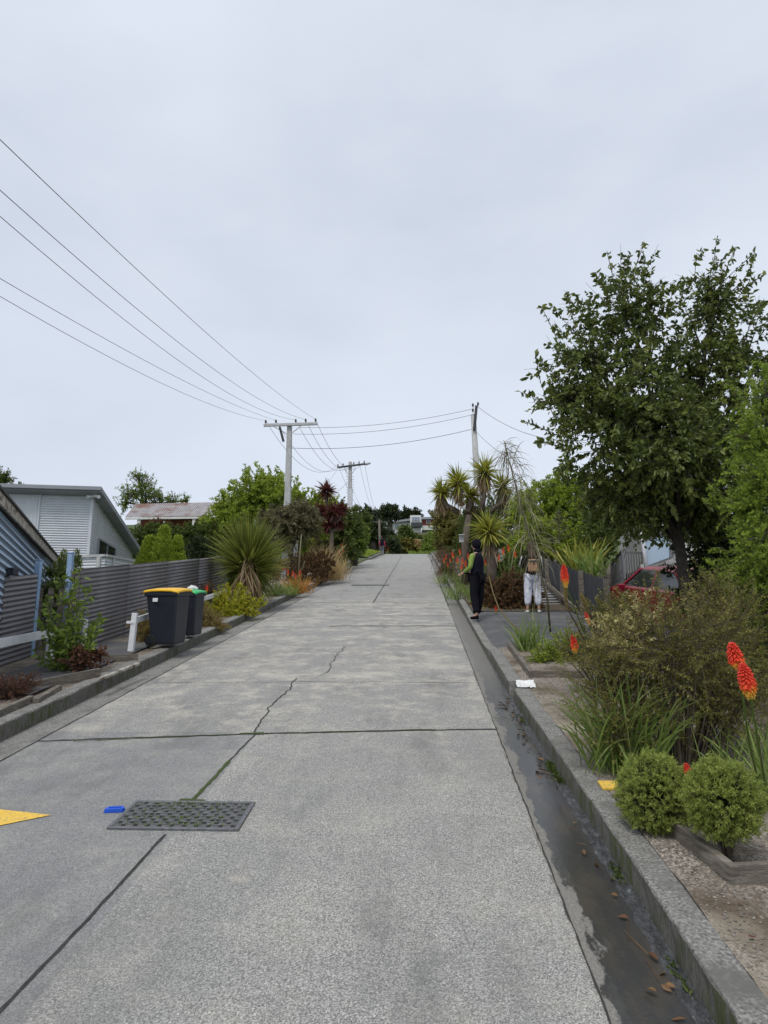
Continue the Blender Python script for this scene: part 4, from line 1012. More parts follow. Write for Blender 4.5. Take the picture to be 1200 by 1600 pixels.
# ---- power poles and lines
def insulator(parent, p, mat='ceramic'):
    mb = MB(); mb.tube([p, p + UP * .05, p + UP * .07, p + UP * .14, p + UP * .15, p + UP * .2], [.015, .015, .05, .035, .05, .02], 8); mb.build('insulator', mat, parent, smooth=True)
def pole1():
    y = 30.0; b = G(447, 907, .12); b = W(447, 905, y); zb = gz(b.x, y) - .1; top = W(450, 664, y)
    x = W(449, 800, y).x
    t = empty('power_pole', (x, y, zb), 'tall concrete power pole with a pale crossarm and five insulators, nearest on the left', 'power pole', 'power poles along the left side')
    z1 = W(449, 860, y).z; z2 = W(449, 772, y).z
    mb = MB(); mb.hexa([Vector((x + sx * w_ / 2, y + sy * w_ / 2, z)) for z, w_ in ((zb, .34), (top.z, .2)) for sx, sy in ((-1,-1),(1,-1),(1,1),(-1,1))]); mb.build('post', 'polecon', t, bevel=.02)
    mb = MB(); zz0 = W(449, 788, y).z
    k_ = lambda z: .346 - .14 * (z - zb) / (top.z - zb)
    mb.hexa([Vector((x + sx * k_(z) / 2 * 1.03, y + sy * k_(z) / 2 * 1.03, z)) for z in (zb + .1, zz0) for sx, sy in ((-1,-1),(1,-1),(1,1),(-1,1))]); mb.build('painted_base', 'whitepole', t)
    zr = W(440, 895, y).z
    for k in range(4):
        mb = MB(); mb.box((x + .16, y - .1, W(440, 846 + 9 * k, y).z), (.02, .3, .06)); 
    for k in range(3):
        mb = MB(); z = W(440, 880 + 5 * k, y).z; mb.box((x, y - .19, z), (.3, .012, .1)); mb.build('reflector', ('label', 'black', 'taillight')[k], t)
    a = W(412, 664.5, y - .18); c = W(496, 662, y - .18)
    mb = MB(); mb.beam(a, c, .1, .12); mb.build('crossarm', 'armwood', t, bevel=.008)
    for px, py in ((427, 666), (471, 665)):
        q = W(px, py, y - .2); mb = MB(); mb.beam(q, Vector((x + (.1 if px > 450 else -.1), y - .12, q.z - .33)), .03, .03); mb.build('brace', 'armwood', t)
    mb = MB(); mb.beam(W(437, 667, y - .3), W(443, 690, y - .3), .1, .1, up=Vector((0, 1, 0))); mb.build('cable_box', 'darkwood', t, bevel=.02)
    pts = []
    for px in (415, 431, 462, 477.5, 493):
        u = (px - 412) / 84; p = a.lerp(c, u) + UP * .05; insulator(t, p); pts.append(p + UP * .16)
    return t, pts, Vector((x, y, 0))
def pole2():
    y = 48.0; x = W(547, 760, y).x; zb = gz(x, y) - .2; top = W(547, 724, y)
    t = empty('power_pole', (x, y, zb), 'white power pole with a dark crossarm, second up the street on the left', 'power pole', 'power poles along the left side')
    mb = MB(); mb.hexa([Vector((x + sx * w_ / 2, y + sy * w_ / 2, z)) for z, w_ in ((zb, .34), (top.z + .1, .22)) for sx, sy in ((-1,-1),(1,-1),(1,1),(-1,1))]); mb.build('post', 'polecon', t, bevel=.02)
    z0 = W(547, 765, y).z; z1 = W(547, 830, y).z
    mb = MB(); mb.box((x, y, (z0 + z1) / 2), (.335, .335, z0 - z1)); mb.build('painted_base', 'whitepole', t)
    a = W(527, 730.5, y - .2); c = W(578, 724, y - .2)
    mb = MB(); mb.beam(a, c, .1, .12); mb.build('crossarm', 'darkwood', t)
    for px in (538, 556):
        q = W(px, 731, y - .2); mb = MB(); mb.beam(q, Vector((x + (.1 if px > 547 else -.1), y - .12, q.z - .45)), .035, .035); mb.build('brace', 'armwood', t)
    for k in range(7):
        z = W(547, 745 + 4 * k, y).z; mb = MB(); mb.tube([(x - .28, y, z), (x + .28, y, z)], .012, 5); mb.build('step_bolt', 'steel', t)
    mb = MB(); mb.tube([W(571, 725.5, y - .2), W(579, 723.5, y - .25)], [.1, .05], 8); mb.build('lamp_head', 'armwood', t, smooth=True)
    pts = []
    for px in (528, 536, 553, 561, 569):
        u = (px - 527) / 51; p = a.lerp(c, u) + UP * .05; insulator(t, p); pts.append(p + UP * .16)
    return pts
def pole3():
    y = 78.0; x = W(592.5, 830, y).x; zb = gz(x, y); top = W(592, 812, y)
    t = empty('power_pole', (x, y, zb), 'small distant power pole beside the hiker at the top of the street', 'power pole', 'power poles along the left side')
    mb = MB(); mb.tube([(x + .1, y, zb), (x, y, top.z)], [.15, .11], 8); mb.build('post', 'timber', t, smooth=True)
    a = W(587, 816, y); c = W(597, 815, y); mb = MB(); mb.beam(a, c, .08, .1); mb.build('crossarm', 'timber', t)
    return [a.lerp(c, k / 4) + UP * .1 for k in range(5)]
t1, w1, b1_ = pole1(); w2 = pole2(); w3 = pole3()
def pole_right():
    y = 30.0; a = W(746, 760, y); top = W(739.5, 648, y); bt = Vector((a.x + .12, y, gz(a.x, y) - .1))
    t = empty('power_pole', tuple(bt), 'leaning white power pole rising behind the cabbage trees on the right', 'power pole')
    zm = W(744, 725, y)
    mb = MB(); mb.tube([bt, a, top], [.16, .145, .11], 12); mb.build('post', 'polecon', t, smooth=True)
    mb = MB(); p2 = bt.lerp(a, 1.0); mb.tube([bt + UP * .2, Vector(a)], [.165, .152], 12); mb.build('painted_base', 'whitepole', t, smooth=True)
    mb = MB(); mb.beam(W(741, 672, y - .15), W(744.5, 634, y - .15), .12, .12, up=Vector((0, 1, 0))); mb.build('riser_bracket', 'darkwood', t, bevel=.01)
    for px, py in ((739, 637), (739, 645), (747, 635)):
        p = W(px, py, y - .15); insulator(t, p)
    return t
pole_right()
def wire(p, q, sag, name='power_line', label=None, r=.012, n=24, ext=0):
    pts = []
    for k in range(n + 1):
        u = k / n; z = p.lerp(q, u); z.z -= sag * 4 * u * (1 - u); pts.append(z)
    mb = MB(); mb.tube(pts, r * .8, 5, cap=False); o = mb.build(name, 'wire', smooth=True)
    tag(o, label, 'power line', 'overhead power lines')
names5 = ['outermost left', 'second from left', 'middle', 'second from right', 'outermost right']
left_y = [463, 435, 338, 297, 218]
mids = [(200, 573), (200, 549), (200, 504), (200, 471), (200, 408)]
for i in range(5):
    p = w1[i]
    # where the wire leaves the picture at its left edge: x continues parallel to the street
    slope_x = 0.0
    d = ray(0, left_y[i]); 
    xw = p.x + 0.1 * (i - 2) * 0; ye = xw / d.x * d.y if d.x != 0 else 10
    e = W(0, left_y[i], ye)
    # parabola through e and p whose middle meets the photographed one
    dm = ray(*mids[i]); ym = p.x / dm.x * dm.y; m = W(mids[i][0], mids[i][1], ym)
    A = np.array([[e.y**2, e.y, 1], [m.y**2, m.y, 1], [p.y**2, p.y, 1]]); co = np.linalg.solve(A, np.array([e.z, m.z, p.z]))
    cc = min(max(co[0], .0005), .006)
    # refit with limited curvature through the ends
    bb = (p.z - e.z - cc * (p.y**2 - e.y**2)) / (p.y - e.y); aa = p.z - cc * p.y**2 - bb * p.y
    pts = [Vector((p.x, y, cc * y * y + bb * y + aa)) for y in np.linspace(-10, 30, 60)]
    pts[-1] = p
    mb = MB(); mb.tube(pts, .0055, 5, cap=False); o = mb.build('power_line', 'wire', smooth=True)
    tag(o, names5[i] + ' of the five power lines leading overhead from the nearest left pole', 'power line', 'overhead power lines')
for i in range(5):
    wire(w1[i], w2[i], 1.3, label=names5[i] + ' of the five power lines between the first and second left poles', r=.011)
    if i != 2: wire(w2[i], w3[i], 1.2, label=names5[i] + ' of the power lines dropping from the second pole to the distant one', r=.012)
wire(W(470, 668, 30), W(738, 639, 29.8), .25, label='upper power line crossing the street to the right pole', r=.011)
wire(W(458, 678, 30), W(738, 648, 29.8), .28, label='middle power line crossing the street to the right pole', r=.011)
wire(W(455, 700, 30), W(736, 671, 29.8), .3, label='lower and thickest power line crossing the street', r=.014)
wire(W(747, 636, 29.8), W(1000, 668, 22), .9, label='power line from the right pole towards the dark tree', r=.012)
wire(W(742, 672, 29.8), W(790, 712, 27), .1, label='short service line dropping from the right pole to the right', r=.011)
wire(W(545, 752, 48), W(470, 815, 40), .1, label='service line dropping left from the second pole', r=.014)
wire(W(527, 733, 48), W(450, 810, 42), .5, label='thin service line from the second crossarm down to the left', r=.01)

# ---- wooden steps, handrail and dark paling fence on the right
t = empty('timber_steps', (3.0, 17.2, base(17.2) + .12), 'flight of timber steps rising beside the dark paling fence', 'steps')
p0 = W(890, 966, 17.2); p1 = W(850, 905, 23.2); nst = 15
for k in range(nst):
    u = k / nst; q = p0.lerp(p1, u); wd = 1.25
    mb = MB(); mb.box((q.x - wd / 2, q.y + .2, q.z + .03), (wd, .4, .035)); mb.build('step', 'armwood', t); mb = MB(); mb.box((q.x - wd / 2, q.y + .41, q.z + .075), (wd, .02, .055)); mb.build('riser', 'darkwood', t)
mb = MB(); mb.beam(p0 + Vector((.04, 0, .02)), p1 + Vector((.04, 0, .12)), .05, .2); mb.build('stringer', 'timber', t)
tr = empty('handrail', tuple(p0 + Vector((.1, 0, 0))), 'weathered timber handrail beside the steps', 'handrail')
h0 = W(900, 952, 16.6); h1 = W(845, 903, 22.5)
mb = MB(); mb.beam(h0, h1, .06, .09); mb.build('rail', 'timber', tr)
for u in (.03, .35, .68, .97):
    q = h0.lerp(h1, u); g = gz(q.x, q.y) - .1; mb = MB(); mb.box((q.x, q.y, (q.z + g) / 2), (.07, .07, q.z - g)); mb.build('post', 'timber', tr)
tf = empty('paling_fence', (3.6, 14.4, base(14.4)), 'dark stained vertical paling fence sloping down beside the steps', 'fence')
f0 = W(952, 908, 14.2); f1 = W(838, 869, 23.5); n = 62; mb = MB()
for k in range(n):
    u = k / n; q = f0.lerp(f1, u); q2 = f0.lerp(f1, (k + .9) / n); top = q.z + random.uniform(-.02, .02); g = gz(q.x, q.y) - .15; g = min(g, top - 1.3)
    nrm = Vector((1, .12, 0)) * .02
    A_ = Vector((q.x, q.y, g)); B_ = Vector((q2.x, q2.y, g)); th = Vector((.02, 0, 0)); o_ = Vector((random.uniform(-.006, .006), 0, 0))
    mb.hexa([A_ + o_, A_ + th + o_, B_ + th + o_, B_ + o_, A_ + o_ + UP * (top - g), A_ + th + o_ + UP * (top - g), B_ + th + o_ + UP * (top - g), B_ + o_ + UP * (top - g)])
mb.build('palings', 'darkwood', tf)
for u in (0, .25, .5, .75, 1):
    q = f0.lerp(f1, u); g = gz(q.x, q.y) - .1; mb = MB(); mb.box((q.x - .06, q.y, (q.z + g) / 2), (.1, .1, q.z - g + .08)); mb.build('post', 'timber', tf)

# ---- raised deck with glass balustrade, pale pole, white house (right)
def deck():
    y = 20.5
    t = empty('glass_deck', tuple(W(1000, 900, y)), 'raised deck with a grey steel railing and reflective glass panels', 'deck')
    a = W(972, 861, y); b = W(1052, 823, y); c = W(955, 882, y + 2.2)
    a0 = W(976, 905, y); b0 = W(1052, 868, y)
    mb = MB(); mb.beam(a, b, .05, .06); mb.build('top_rail', 'steel', t)
    mb = MB(); mb.beam(a, c, .05, .06); mb.build('top_rail', 'steel', t)
    for q, q0 in ((a, a0), (b, b0), (W(1046, 826, y), W(1048, 871, y))):
        mb = MB(); mb.beam(q, q0, .06, .06, up=Vector((0, 1, 0))); mb.build('post', 'steel', t)
    g = MB(); u0 = .42; A_ = a.lerp(b, u0); B_ = a.lerp(b, .93); g.add([W(1008, 885, y), W(1046, 871, y), B_ - UP * .05, A_ - UP * .05], [(0, 1, 2, 3)]); g.build('glass_panel', 'glassrail', t)
    bl = W(978, 863, y + .4); br = W(1006, 864, y + .4)
    mb = MB(); mb.beam(bl, br, .04, .05); mb.build('lower_rail', 'steel', t)
    mb = MB()
    for k in range(8):
        q = bl.lerp(br, k / 7); mb.beam(q, q - UP * .85, .025, .025, up=Vector((0, 1, 0)))
    mb.build('balusters', 'steel', t)
    mb = MB()
    for k in range(10):
        q = a.lerp(c, k / 9); mb.beam(q - UP * .02, q - UP * .85, .025, .025, up=Vector((0, 1, 0)))
    mb.build('balusters', 'steel', t)
    mb = MB(); p = W(1000, 888, y + .2); q = W(1080, 862, y + .2); mb.beam(p, q, .25, .18); mb.build('deck_edge', 'offwhite', t)
    p = W(1040, 880, y - .1); q = W(1080, 868, y - .1); mb = MB(); mb.beam(p, q, .08, .12); mb.build('fascia', 'rustroof', t)
    mb = MB(); mb.hexa([W(955, 915, y + 2.2), W(1000, 892, y + .3), W(1090, 862, y + .3), W(1060, 862, y + 4), W(955, 910, y + 2.2), W(1000, 888, y + .3), W(1090, 858, y + .3), W(1060, 858, y + 4)]); mb.build('decking', 'timber', t)
    tp = empty('veranda_pole', tuple(W(1011, 888, y - .3)), 'slim pale metal pole standing in front of the glass deck railing', 'pole')
    mb = MB(); mb.tube([W(1012, 905, y - .3), W(1001.5, 819, y - .3)], [.055, .05], 12); mb.build('shaft', 'whitepole', tp, smooth=True)
    tb = MB(); tb.tube([W(1018, 905, y + .6), W(1009, 800, y + .6)], [.12, .11], 10); tag(tb.build('timber_pole', 'timber', smooth=True), 'thick brown timber pole just behind the pale metal pole', 'pole')
    th = empty('white_house', tuple(W(1080, 900, 23)), 'white weatherboard house glimpsed behind the dark tree', 'house')
    mb = MB(); p = W(1038, 905, 23.5); q = W(1150, 905, 23.5); top = W(1060, 790, 23.5).z; z = p.z - .5
    while z < top:
        mb.add([(p.x, p.y, z), (q.x, q.y, z), (q.x, q.y + .03, z + .18), (p.x, p.y + .03, z + .18), (p.x, p.y + .03, z), (q.x, q.y + .03, z)], [(0, 1, 2, 3), (4, 5, 1, 0)]); z += .18
    mb.build('weatherboards', 'offwhite', th)
    mb = MB(); mb.box(((p.x + q.x) / 2, 26, (p.z + top) / 2), (q.x - p.x, 4.9, top - p.z + .8)); mb.build('wall', 'offwhite', th)
    mb = MB(); mb.box(((p.x + q.x) / 2, 25.8, top + .45), (q.x - p.x + .4, 6, .12)); mb.build('roof', 'greyroof', th)
deck()

# ---- red hatchback, nose up the hill, mostly hidden by the shrubs
def car():
    y = 15.0; p = W(1030, 900, y)
    g = gz(p.x, y) + .02
    zr = W(1020, 873, y).z                        # roof height seen
    hz = 1.45; z0 = zr - hz
    t = empty('parked_car', (p.x + .50, y + .5, z0 - .10), 'dark red hatchback car parked behind the olive shrub', 'car'); t.rotation_euler = (math.atan(S), math.radians(-2), math.radians(9))
    # body profile (y forward, z up) extruded and tapered: local rear at -y
    prof = [(-1.95, .35), (-2.0, .62), (-1.93, .95), (-1.62, 1.02), (-1.2, 1.42), (-.9, 1.47), (.35, 1.45), (1.05, .98), (1.85, .85), (2.02, .62), (2.0, .32)]
    lower = [(-1.95, .3), (-2.02, .55), (-1.98, .92), (-1.9, 1.06), (1.0, 1.02), (1.55, .92), (1.9, .78), (2.02, .55), (1.98, .28)]
    W2 = .84
    def loft(pr, wf, name, mat, bev=.04):
        mb = MB(); n = len(pr); V = []
        for u in (-1, -.92, .92, 1):
            for (a, b) in pr:
                sh = .94 if abs(u) == 1 else 1.0
                cy = 0; V.append((u * wf(b), a * (sh if abs(u) == 1 else 1), .62 + (b - .62) * (sh if abs(u) == 1 else 1)))
        Fs = [tuple(range(n)), tuple(range(3 * n, 4 * n))[::-1]]
        for r in range(3):
            for i in range(n): j = (i + 1) % n; Fs.append((r*n+i, (r+1)*n+i, (r+1)*n+j, r*n+j))
        mb.add(V, Fs); return mb.build(name, mat, t, local=True, bevel=bev, smooth=False)
    loft(lower, lambda b: W2 * (1 if b < 1.0 else .96), 'body', 'carred', .05)
    cab = [(-1.84, 1.02), (-1.30, 1.38), (.30, 1.38), (1.05, .98)]
    mb = MB(); V = []
    for a, b in cab:
        w_ = W2 * (.94 if b < 1.1 else .78); V += [(-w_, a, b), (w_, a, b)]
    mb.add(V, [(0, 2, 4, 6), (1, 7, 5, 3), (0, 1, 3, 2), (2, 3, 5, 4), (4, 5, 7, 6)]); mb.build('windows', 'glassdark', t, local=True)
    mb = MB(); w_ = W2 * .76
    mb.hexa([(-w_, -1.36, 1.375), (w_, -1.36, 1.375), (w_, .32, 1.375), (-w_, .32, 1.375), (-w_ * .9, -1.30, 1.44), (w_ * .9, -1.30, 1.44), (w_ * .9, .2, 1.44), (-w_ * .9, .2, 1.44)]); mb.build('roof', 'carred', t, local=True, bevel=.02)
    mb = MB()
    for sx in (-1, 1):
        a = Vector((sx * W2 * .93, -1.86, 1.0)); b = Vector((sx * W2 * .79, -1.32, 1.39)); mb.beam(a, b, .22, .08, up=Vector((0, -1, 1)))
        a = Vector((sx * W2 * .955, 1.06, .90)); b = Vector((sx * W2 * .76, .31, 1.39)); mb.beam(a, b, .08, .06, up=Vector((0, 1, 1)))
        a = Vector((sx * W2 * .955, -.35, .90)); b = Vector((sx * W2 * .76, -.4, 1.39)); mb.beam(a, b, .07, .05, up=Vector((sx, 0, 0)))
    mb.build('pillars', 'carred', t, local=True, bevel=.01)
    mb = MB(); mb.box((0, -1.40, 1.42), (1.15, .22, .04)); mb.build('spoiler', 'black', t, local=True, bevel=.01)
    for sx in (-1, 1):
        mb = MB(); mb.box((sx * .70, -1.955, .90), (.24, .12, .24)); mb.build('tail_light', 'taillight', t, local=True, bevel=.02)
        mb = MB(); mb.box((sx * .66, 1.93, .66), (.3, .12, .14)); mb.build('headlight', 'glasspale', t, local=True, bevel=.02)
        mb = MB(); mb.box((sx * .93, .72, .98), (.16, .1, .12)); mb.build('wing_mirror', 'carred', t, local=True, bevel=.02)
        for yy in (-1.25, 1.25):
            wh = MB(); wh.tube([(sx * .66, yy, .31), (sx * .86, yy, .31)], .31, 24); wo = wh.build('wheel', 'rubber', t, local=True, bevel=.02)
            r = MB(); r.tube([(sx * .84, yy, .31), (sx * .87, yy, .31)], .19, 16); r.build('rim', 'steel', wo, local=True)
    mb = MB(); mb.box((0, -2.0, .42), (1.45, .08, .2)); mb.build('bumper', 'black', t, local=True, bevel=.03)
    mb = MB(); mb.box((0, -2.01, .68), (.36, .02, .11)); mb.build('number_plate', 'label', t, local=True)
car()
# ================================================================ PLANTS
def A3(p): return np.array([p[0], p[1], p[2]], float)
def ellipsoid(c, r, n, shell=.35):
    d = rdir(n); u = rng.random(n) ** shell
    return A3(c) + d * u[:, None] * np.array(r), d, u
def foliage(blobs, twig_L, per, leafL, leafW, kind='leaf', upb=.4, droop=.1, spread=.8, twig_r=.004, shell=.4, ground=None, lump=.22, flat=0):
    """blobs: (centre, radii, number of twigs). Returns leaves NB and twigs NB, twig starts."""
    lv = NB(); tw = NB(); starts = []
    for c, r, n in blobs:
        r = (r, r, r) if not hasattr(r, '__len__') else r
        P, d, u = ellipsoid(c, r, n, shell)
        # lumpy outline
        k = np.array([1 + lump * 2 * mnoise.noise(Vector(x * 1.7 + c[0] * 3.1)) for x in d]); P = A3(c) + (P - A3(c)) * k[:, None]
        if ground is not None:
            gg = np.array([ground(a[0], a[1]) for a in P]); P[:, 2] = np.maximum(P[:, 2], gg + .03)
        D = unit(d * 1.0 + rdir(n) * .55 + np.array([0, 0, upb]))
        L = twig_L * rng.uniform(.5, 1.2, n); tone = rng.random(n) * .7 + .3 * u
        S0 = P - D * L[:, None] * .6
        tw.sticks(S0, S0 + D * L[:, None], twig_r, twig_r * .3); starts.append(S0)
        ii = np.repeat(np.arange(n), per); t = rng.random(n * per) ** .8
        Q = S0[ii] + D[ii] * (L[ii] * t)[:, None]; Q[:, 2] -= droop * t * t * L[ii]
        R = rdir(n * per); R = R - D[ii] * (R * D[ii]).sum(1, keepdims=True) * .5
        if flat: R[:, 2] *= (1 - flat)
        E = unit(D[ii] * .6 + R * spread + np.array([0, 0, -droop * 1.5]))
        s = rng.uniform(.6, 1.25, n * per)
        if kind == 'leaf': lv.leaves(Q, E, leafL * s, leafW * s, tone[ii])
        else: lv.needles(Q, E, leafL * s, leafW * s, tone[ii])
    return lv, tw, np.concatenate(starts)
def shrub(name, label, cat, blobs, mat, twig_L=.25, per=14, leafL=.05, leafW=.02, kind='leaf', group=None, stems=8, bark='darkbark', **k):
    c = blobs[0][0]; g = gz(c[0], c[1]); t = empty(name, (c[0], c[1], g), label, cat, group)
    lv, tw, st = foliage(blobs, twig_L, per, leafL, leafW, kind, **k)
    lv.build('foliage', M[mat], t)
    if stems:
        idx = rng.choice(len(st), min(stems, len(st)), replace=False); B = st[idx]
        A = np.array([[c[0] + (b[0] - c[0]) * .25, c[1] + (b[1] - c[1]) * .25, g - .02] for b in B])
        tw.sticks(A, B, .012, .004)
    tw.build('stems', M[bark], t); return t
def tree(name, label, cat, root, fork, blobs, mat, r0=.12, limbs=3, bark='darkbark', group=None, extra=None, **k):
    g = root[2]; t = empty(name, tuple(root), label, cat, group)
    lv, tw, st = foliage(blobs, **k)
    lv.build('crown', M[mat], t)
    mb = MB(); root = Vector(root); fork = Vector(fork)
    mid = root.lerp(fork, .5) + Vector((random.uniform(-.06, .06) * 1, 0, 0))
    mb.tube([root - Vector((0, 0, .1)), mid, fork], [r0 * 1.25, r0, r0 * .8], 10)
    for c, r, n in blobs:
        c = Vector(c); r = r if not hasattr(r, '__len__') else sum(r) / 3
        s = root.lerp(fork, random.uniform(.75, 1.0)); m1 = s.lerp(c, .45) + Vector((random.uniform(-.1, .1) * r, random.uniform(-.1, .1) * r, .18 * r))
        mb.tube([s, m1, c, c + (c - s).normalized() * r * .6], [r0 * .5, r0 * .34, r0 * .18, r0 * .05], 6)
        for _ in range(limbs):
            e = c + Vector(rdir(1)[0]) * r * .8; e.z = max(e.z, c.z - r * .3); q = m1.lerp(c, random.random()); mb.tube([q, q.lerp(e, .5) + Vector((0, 0, .08 * r)), e], [r0 * .2, r0 * .12, r0 * .04], 5)
    mb.build('trunk', bark, t, smooth=True)
    # twigs
    tw.build('twigs', M[bark], t); return t
def Wb(px, py, y, rp, n, sq=(1, 1, 1)):      # blob placed by pixel, radius in pixels
    c = W(px, py, y); r = rp * y / F; return ((c.x, c.y, c.z), (r * sq[0], r * sq[1], r * sq[2]), n)

# ---- the big dark broadleaf tree on the right
Y = 10.5
bl = [Wb(925, 560, Y, 74, 125), Wb(985, 485, Y, 80, 140), Wb(1115, 465, Y + .3, 60, 75), Wb(1075, 590, Y + .4, 108, 270), Wb(950, 655, Y - .3, 88, 190),
      Wb(1105, 720, Y, 118, 400), Wb(892, 625, Y + .2, 55, 85), Wb(990, 760, Y + .3, 80, 190), Wb(1165, 560, Y + .2, 90, 150), Wb(1085, 790, Y + .6, 62, 170), Wb(945, 772, Y + 1, 42, 70), Wb(1190, 700, Y + .5, 90, 200),
      Wb(1010, 640, Y - .6, 80, 130), Wb(1050, 700, Y - .8, 80, 170)]
rt = W(1090, 935, Y + .3); fk = W(1055, 800, Y + .3); rt = Vector((rt.x, rt.y, gz(rt.x, rt.y)))
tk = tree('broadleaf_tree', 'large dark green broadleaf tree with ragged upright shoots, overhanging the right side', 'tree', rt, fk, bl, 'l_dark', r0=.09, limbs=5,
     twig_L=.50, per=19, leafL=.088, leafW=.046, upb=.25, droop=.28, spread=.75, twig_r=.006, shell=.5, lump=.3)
# upright and side shoots that break its outline
lv = NB(); tw = NB()
shoots = [((965,470),(948,392)), ((990,450),(1008,378)), ((1015,470),(1005,392)), ((980, 460), (985, 400)), ((1105,450),(1120,372)), ((1125,450),(1150,385)), ((1140,460),(1178,412)), ((1150, 470), (1198, 428)), ((930,500),(900,462)), ((900,520),(862,478)), ((880,560),(845,478)), ((872,590),(840,560)), ((865,640),(812,612)), ((870,680),(818,658)), ((865,650),(836,552)), ((1060,480),(1072,432)), ((1040, 490), (1062, 440)), ((880,700),(840,690)), ((1085,440),(1100,388)), ((1130, 440), (1180, 395)), ((905, 540), (885, 455)), ((950, 460), (930, 425)), ((1155, 500), (1199, 470)), ((1100, 460), (1135, 395))]
for (a, b) in shoots:
    yy = Y + random.uniform(-.4, .4); A_ = W(a[0], a[1], yy); B_ = W(b[0], b[1], yy + random.uniform(-.2, .2))
    n = 24; t_ = rng.random(n) ** .7
    m_ = A_.lerp(B_, .5) + Vector((random.uniform(-.06, .06), 0, random.uniform(0, .06)))
    P = np.array([list((A_.lerp(m_, min(1, 2 * u)) if u < .5 else m_.lerp(B_, 2 * u - 1))) for u in t_])
    tw.sticks(np.array([list(A_), list(m_)]), np.array([list(m_), list(B_)]), .008, .004)
    dd = unit(np.tile(A3((B_ - A_)), (n, 1))); D = unit(dd * .4 + rdir(n) * .8 + np.array([0, 0, -.25])); s = rng.uniform(.6, 1.2, n)
    lv.leaves(P, D, .10 * s, .052 * s, rng.random(n))
lv.build('crown', M['l_dark'], tk); tw.build('twigs', M['darkbark'], tk)

# ---- bright conifer at the right edge
Y = 8.0
bl = [Wb(1195, 610, Y + .1, 48, 110), Wb(1235, 680, Y, 85, 300), Wb(1190, 745, Y - .2, 48, 130), Wb(1225, 800, Y - .2, 80, 300), Wb(1165, 790, Y, 38, 90), Wb(1190, 860, Y - .3, 58, 180), Wb(1250, 900, Y - .3, 80, 230), Wb(1160, 905, Y + .1, 45, 110), Wb(1180, 680, Y, 45, 100), Wb(1200, 940, Y + .3, 70, 150), Wb(1180, 1010, Y + .5, 70, 150)]
p = W(1240, 1000, Y); rt = Vector((p.x, p.y, gz(p.x, p.y)))
tree('conifer_tree', 'bright green feathery conifer rising along the right edge, in front of the dark broadleaf tree', 'tree', rt, W(1240, 720, Y), bl, 'l_conifer', r0=.1, limbs=3,
     twig_L=.26, per=60, leafL=.038, leafW=.009, kind='needle', upb=.25, droop=.2, spread=.8, shell=.45, lump=.35)
shrub('dark_shrub', 'very dark dense shrub filling the gap below the broadleaf tree', 'shrub', [Wb(1120, 880, 11.5, 75, 200), Wb(1165, 960, 10.5, 90, 260), Wb(1115, 945, 12.0, 36, 90), Wb(1125, 840, 11.8, 50, 200), Wb(1170, 860, 11.4, 60, 200)], 'l_deep', twig_L=.3, per=34, leafL=.07, leafW=.03)

# ---- the feathery olive shrub
Y = 6.0
bl = [Wb(1050, 1010, Y, 118, 460, (1.15, 1, .9)), Wb(960, 1060, Y + .1, 62, 170), Wb(1130, 980, Y + .3, 80, 220), Wb(1090, 1090, Y + .1, 90, 260), Wb(985, 985, Y + .5, 48, 110), Wb(1150, 1070, Y + .2, 60, 160), Wb(960, 1130, Y - .2, 45, 90), Wb(1110, 920, Y + .6, 34, 50)]
shrub('olive_shrub', 'large feathery olive-green shrub spreading beside the gravel on the right', 'shrub', bl, 'l_olive', twig_L=.42, per=58, leafL=.024, leafW=.008, kind='needle', upb=.35, droop=.12, spread=1.0, shell=.5, ground=gz, stems=90, lump=.3, twig_r=.0028, bark='bark')
lvp, twp, _ = foliage([Wb(950, 985, Y + .1, 30, 40), Wb(975, 1000, Y - .1, 40, 45), Wb(1010, 960, Y + .1, 45, 40)], .12, 14, .035, .014)
tt = empty('pale_leaved_shrub', tuple(G(950, 1130, .1)), 'small shrub with pale cream-green leaves growing through the front of the olive shrub', 'shrub')
lvp.build('foliage', M['l_pale'], tt); twp.build('stems', M['bark'], tt)
shrub('olive_shrub', 'smaller loose olive shrub behind the big feathery one, beside the red car', 'shrub', [Wb(940, 960, 8.8, 38, 110), Wb(975, 960, 9.0, 34, 90), Wb(925, 1010, 8.0, 34, 90), Wb(900, 1010, 8.6, 26, 60)], 'l_olive', twig_L=.34, per=40, leafL=.03, leafW=.010, kind='needle', spread=1.0, ground=gz, stems=30)
shrub('low_green_shrub', 'low bright green shrub on the timber-edged bed by the driveway', 'shrub', [Wb(862, 1022, 10.6, 27, 90), Wb(885, 1010, 10.8, 32, 110), Wb(840, 1028, 10.6, 16, 40)], 'l_bright', twig_L=.2, per=30, leafL=.035, leafW=.012, kind='needle', ground=gz)

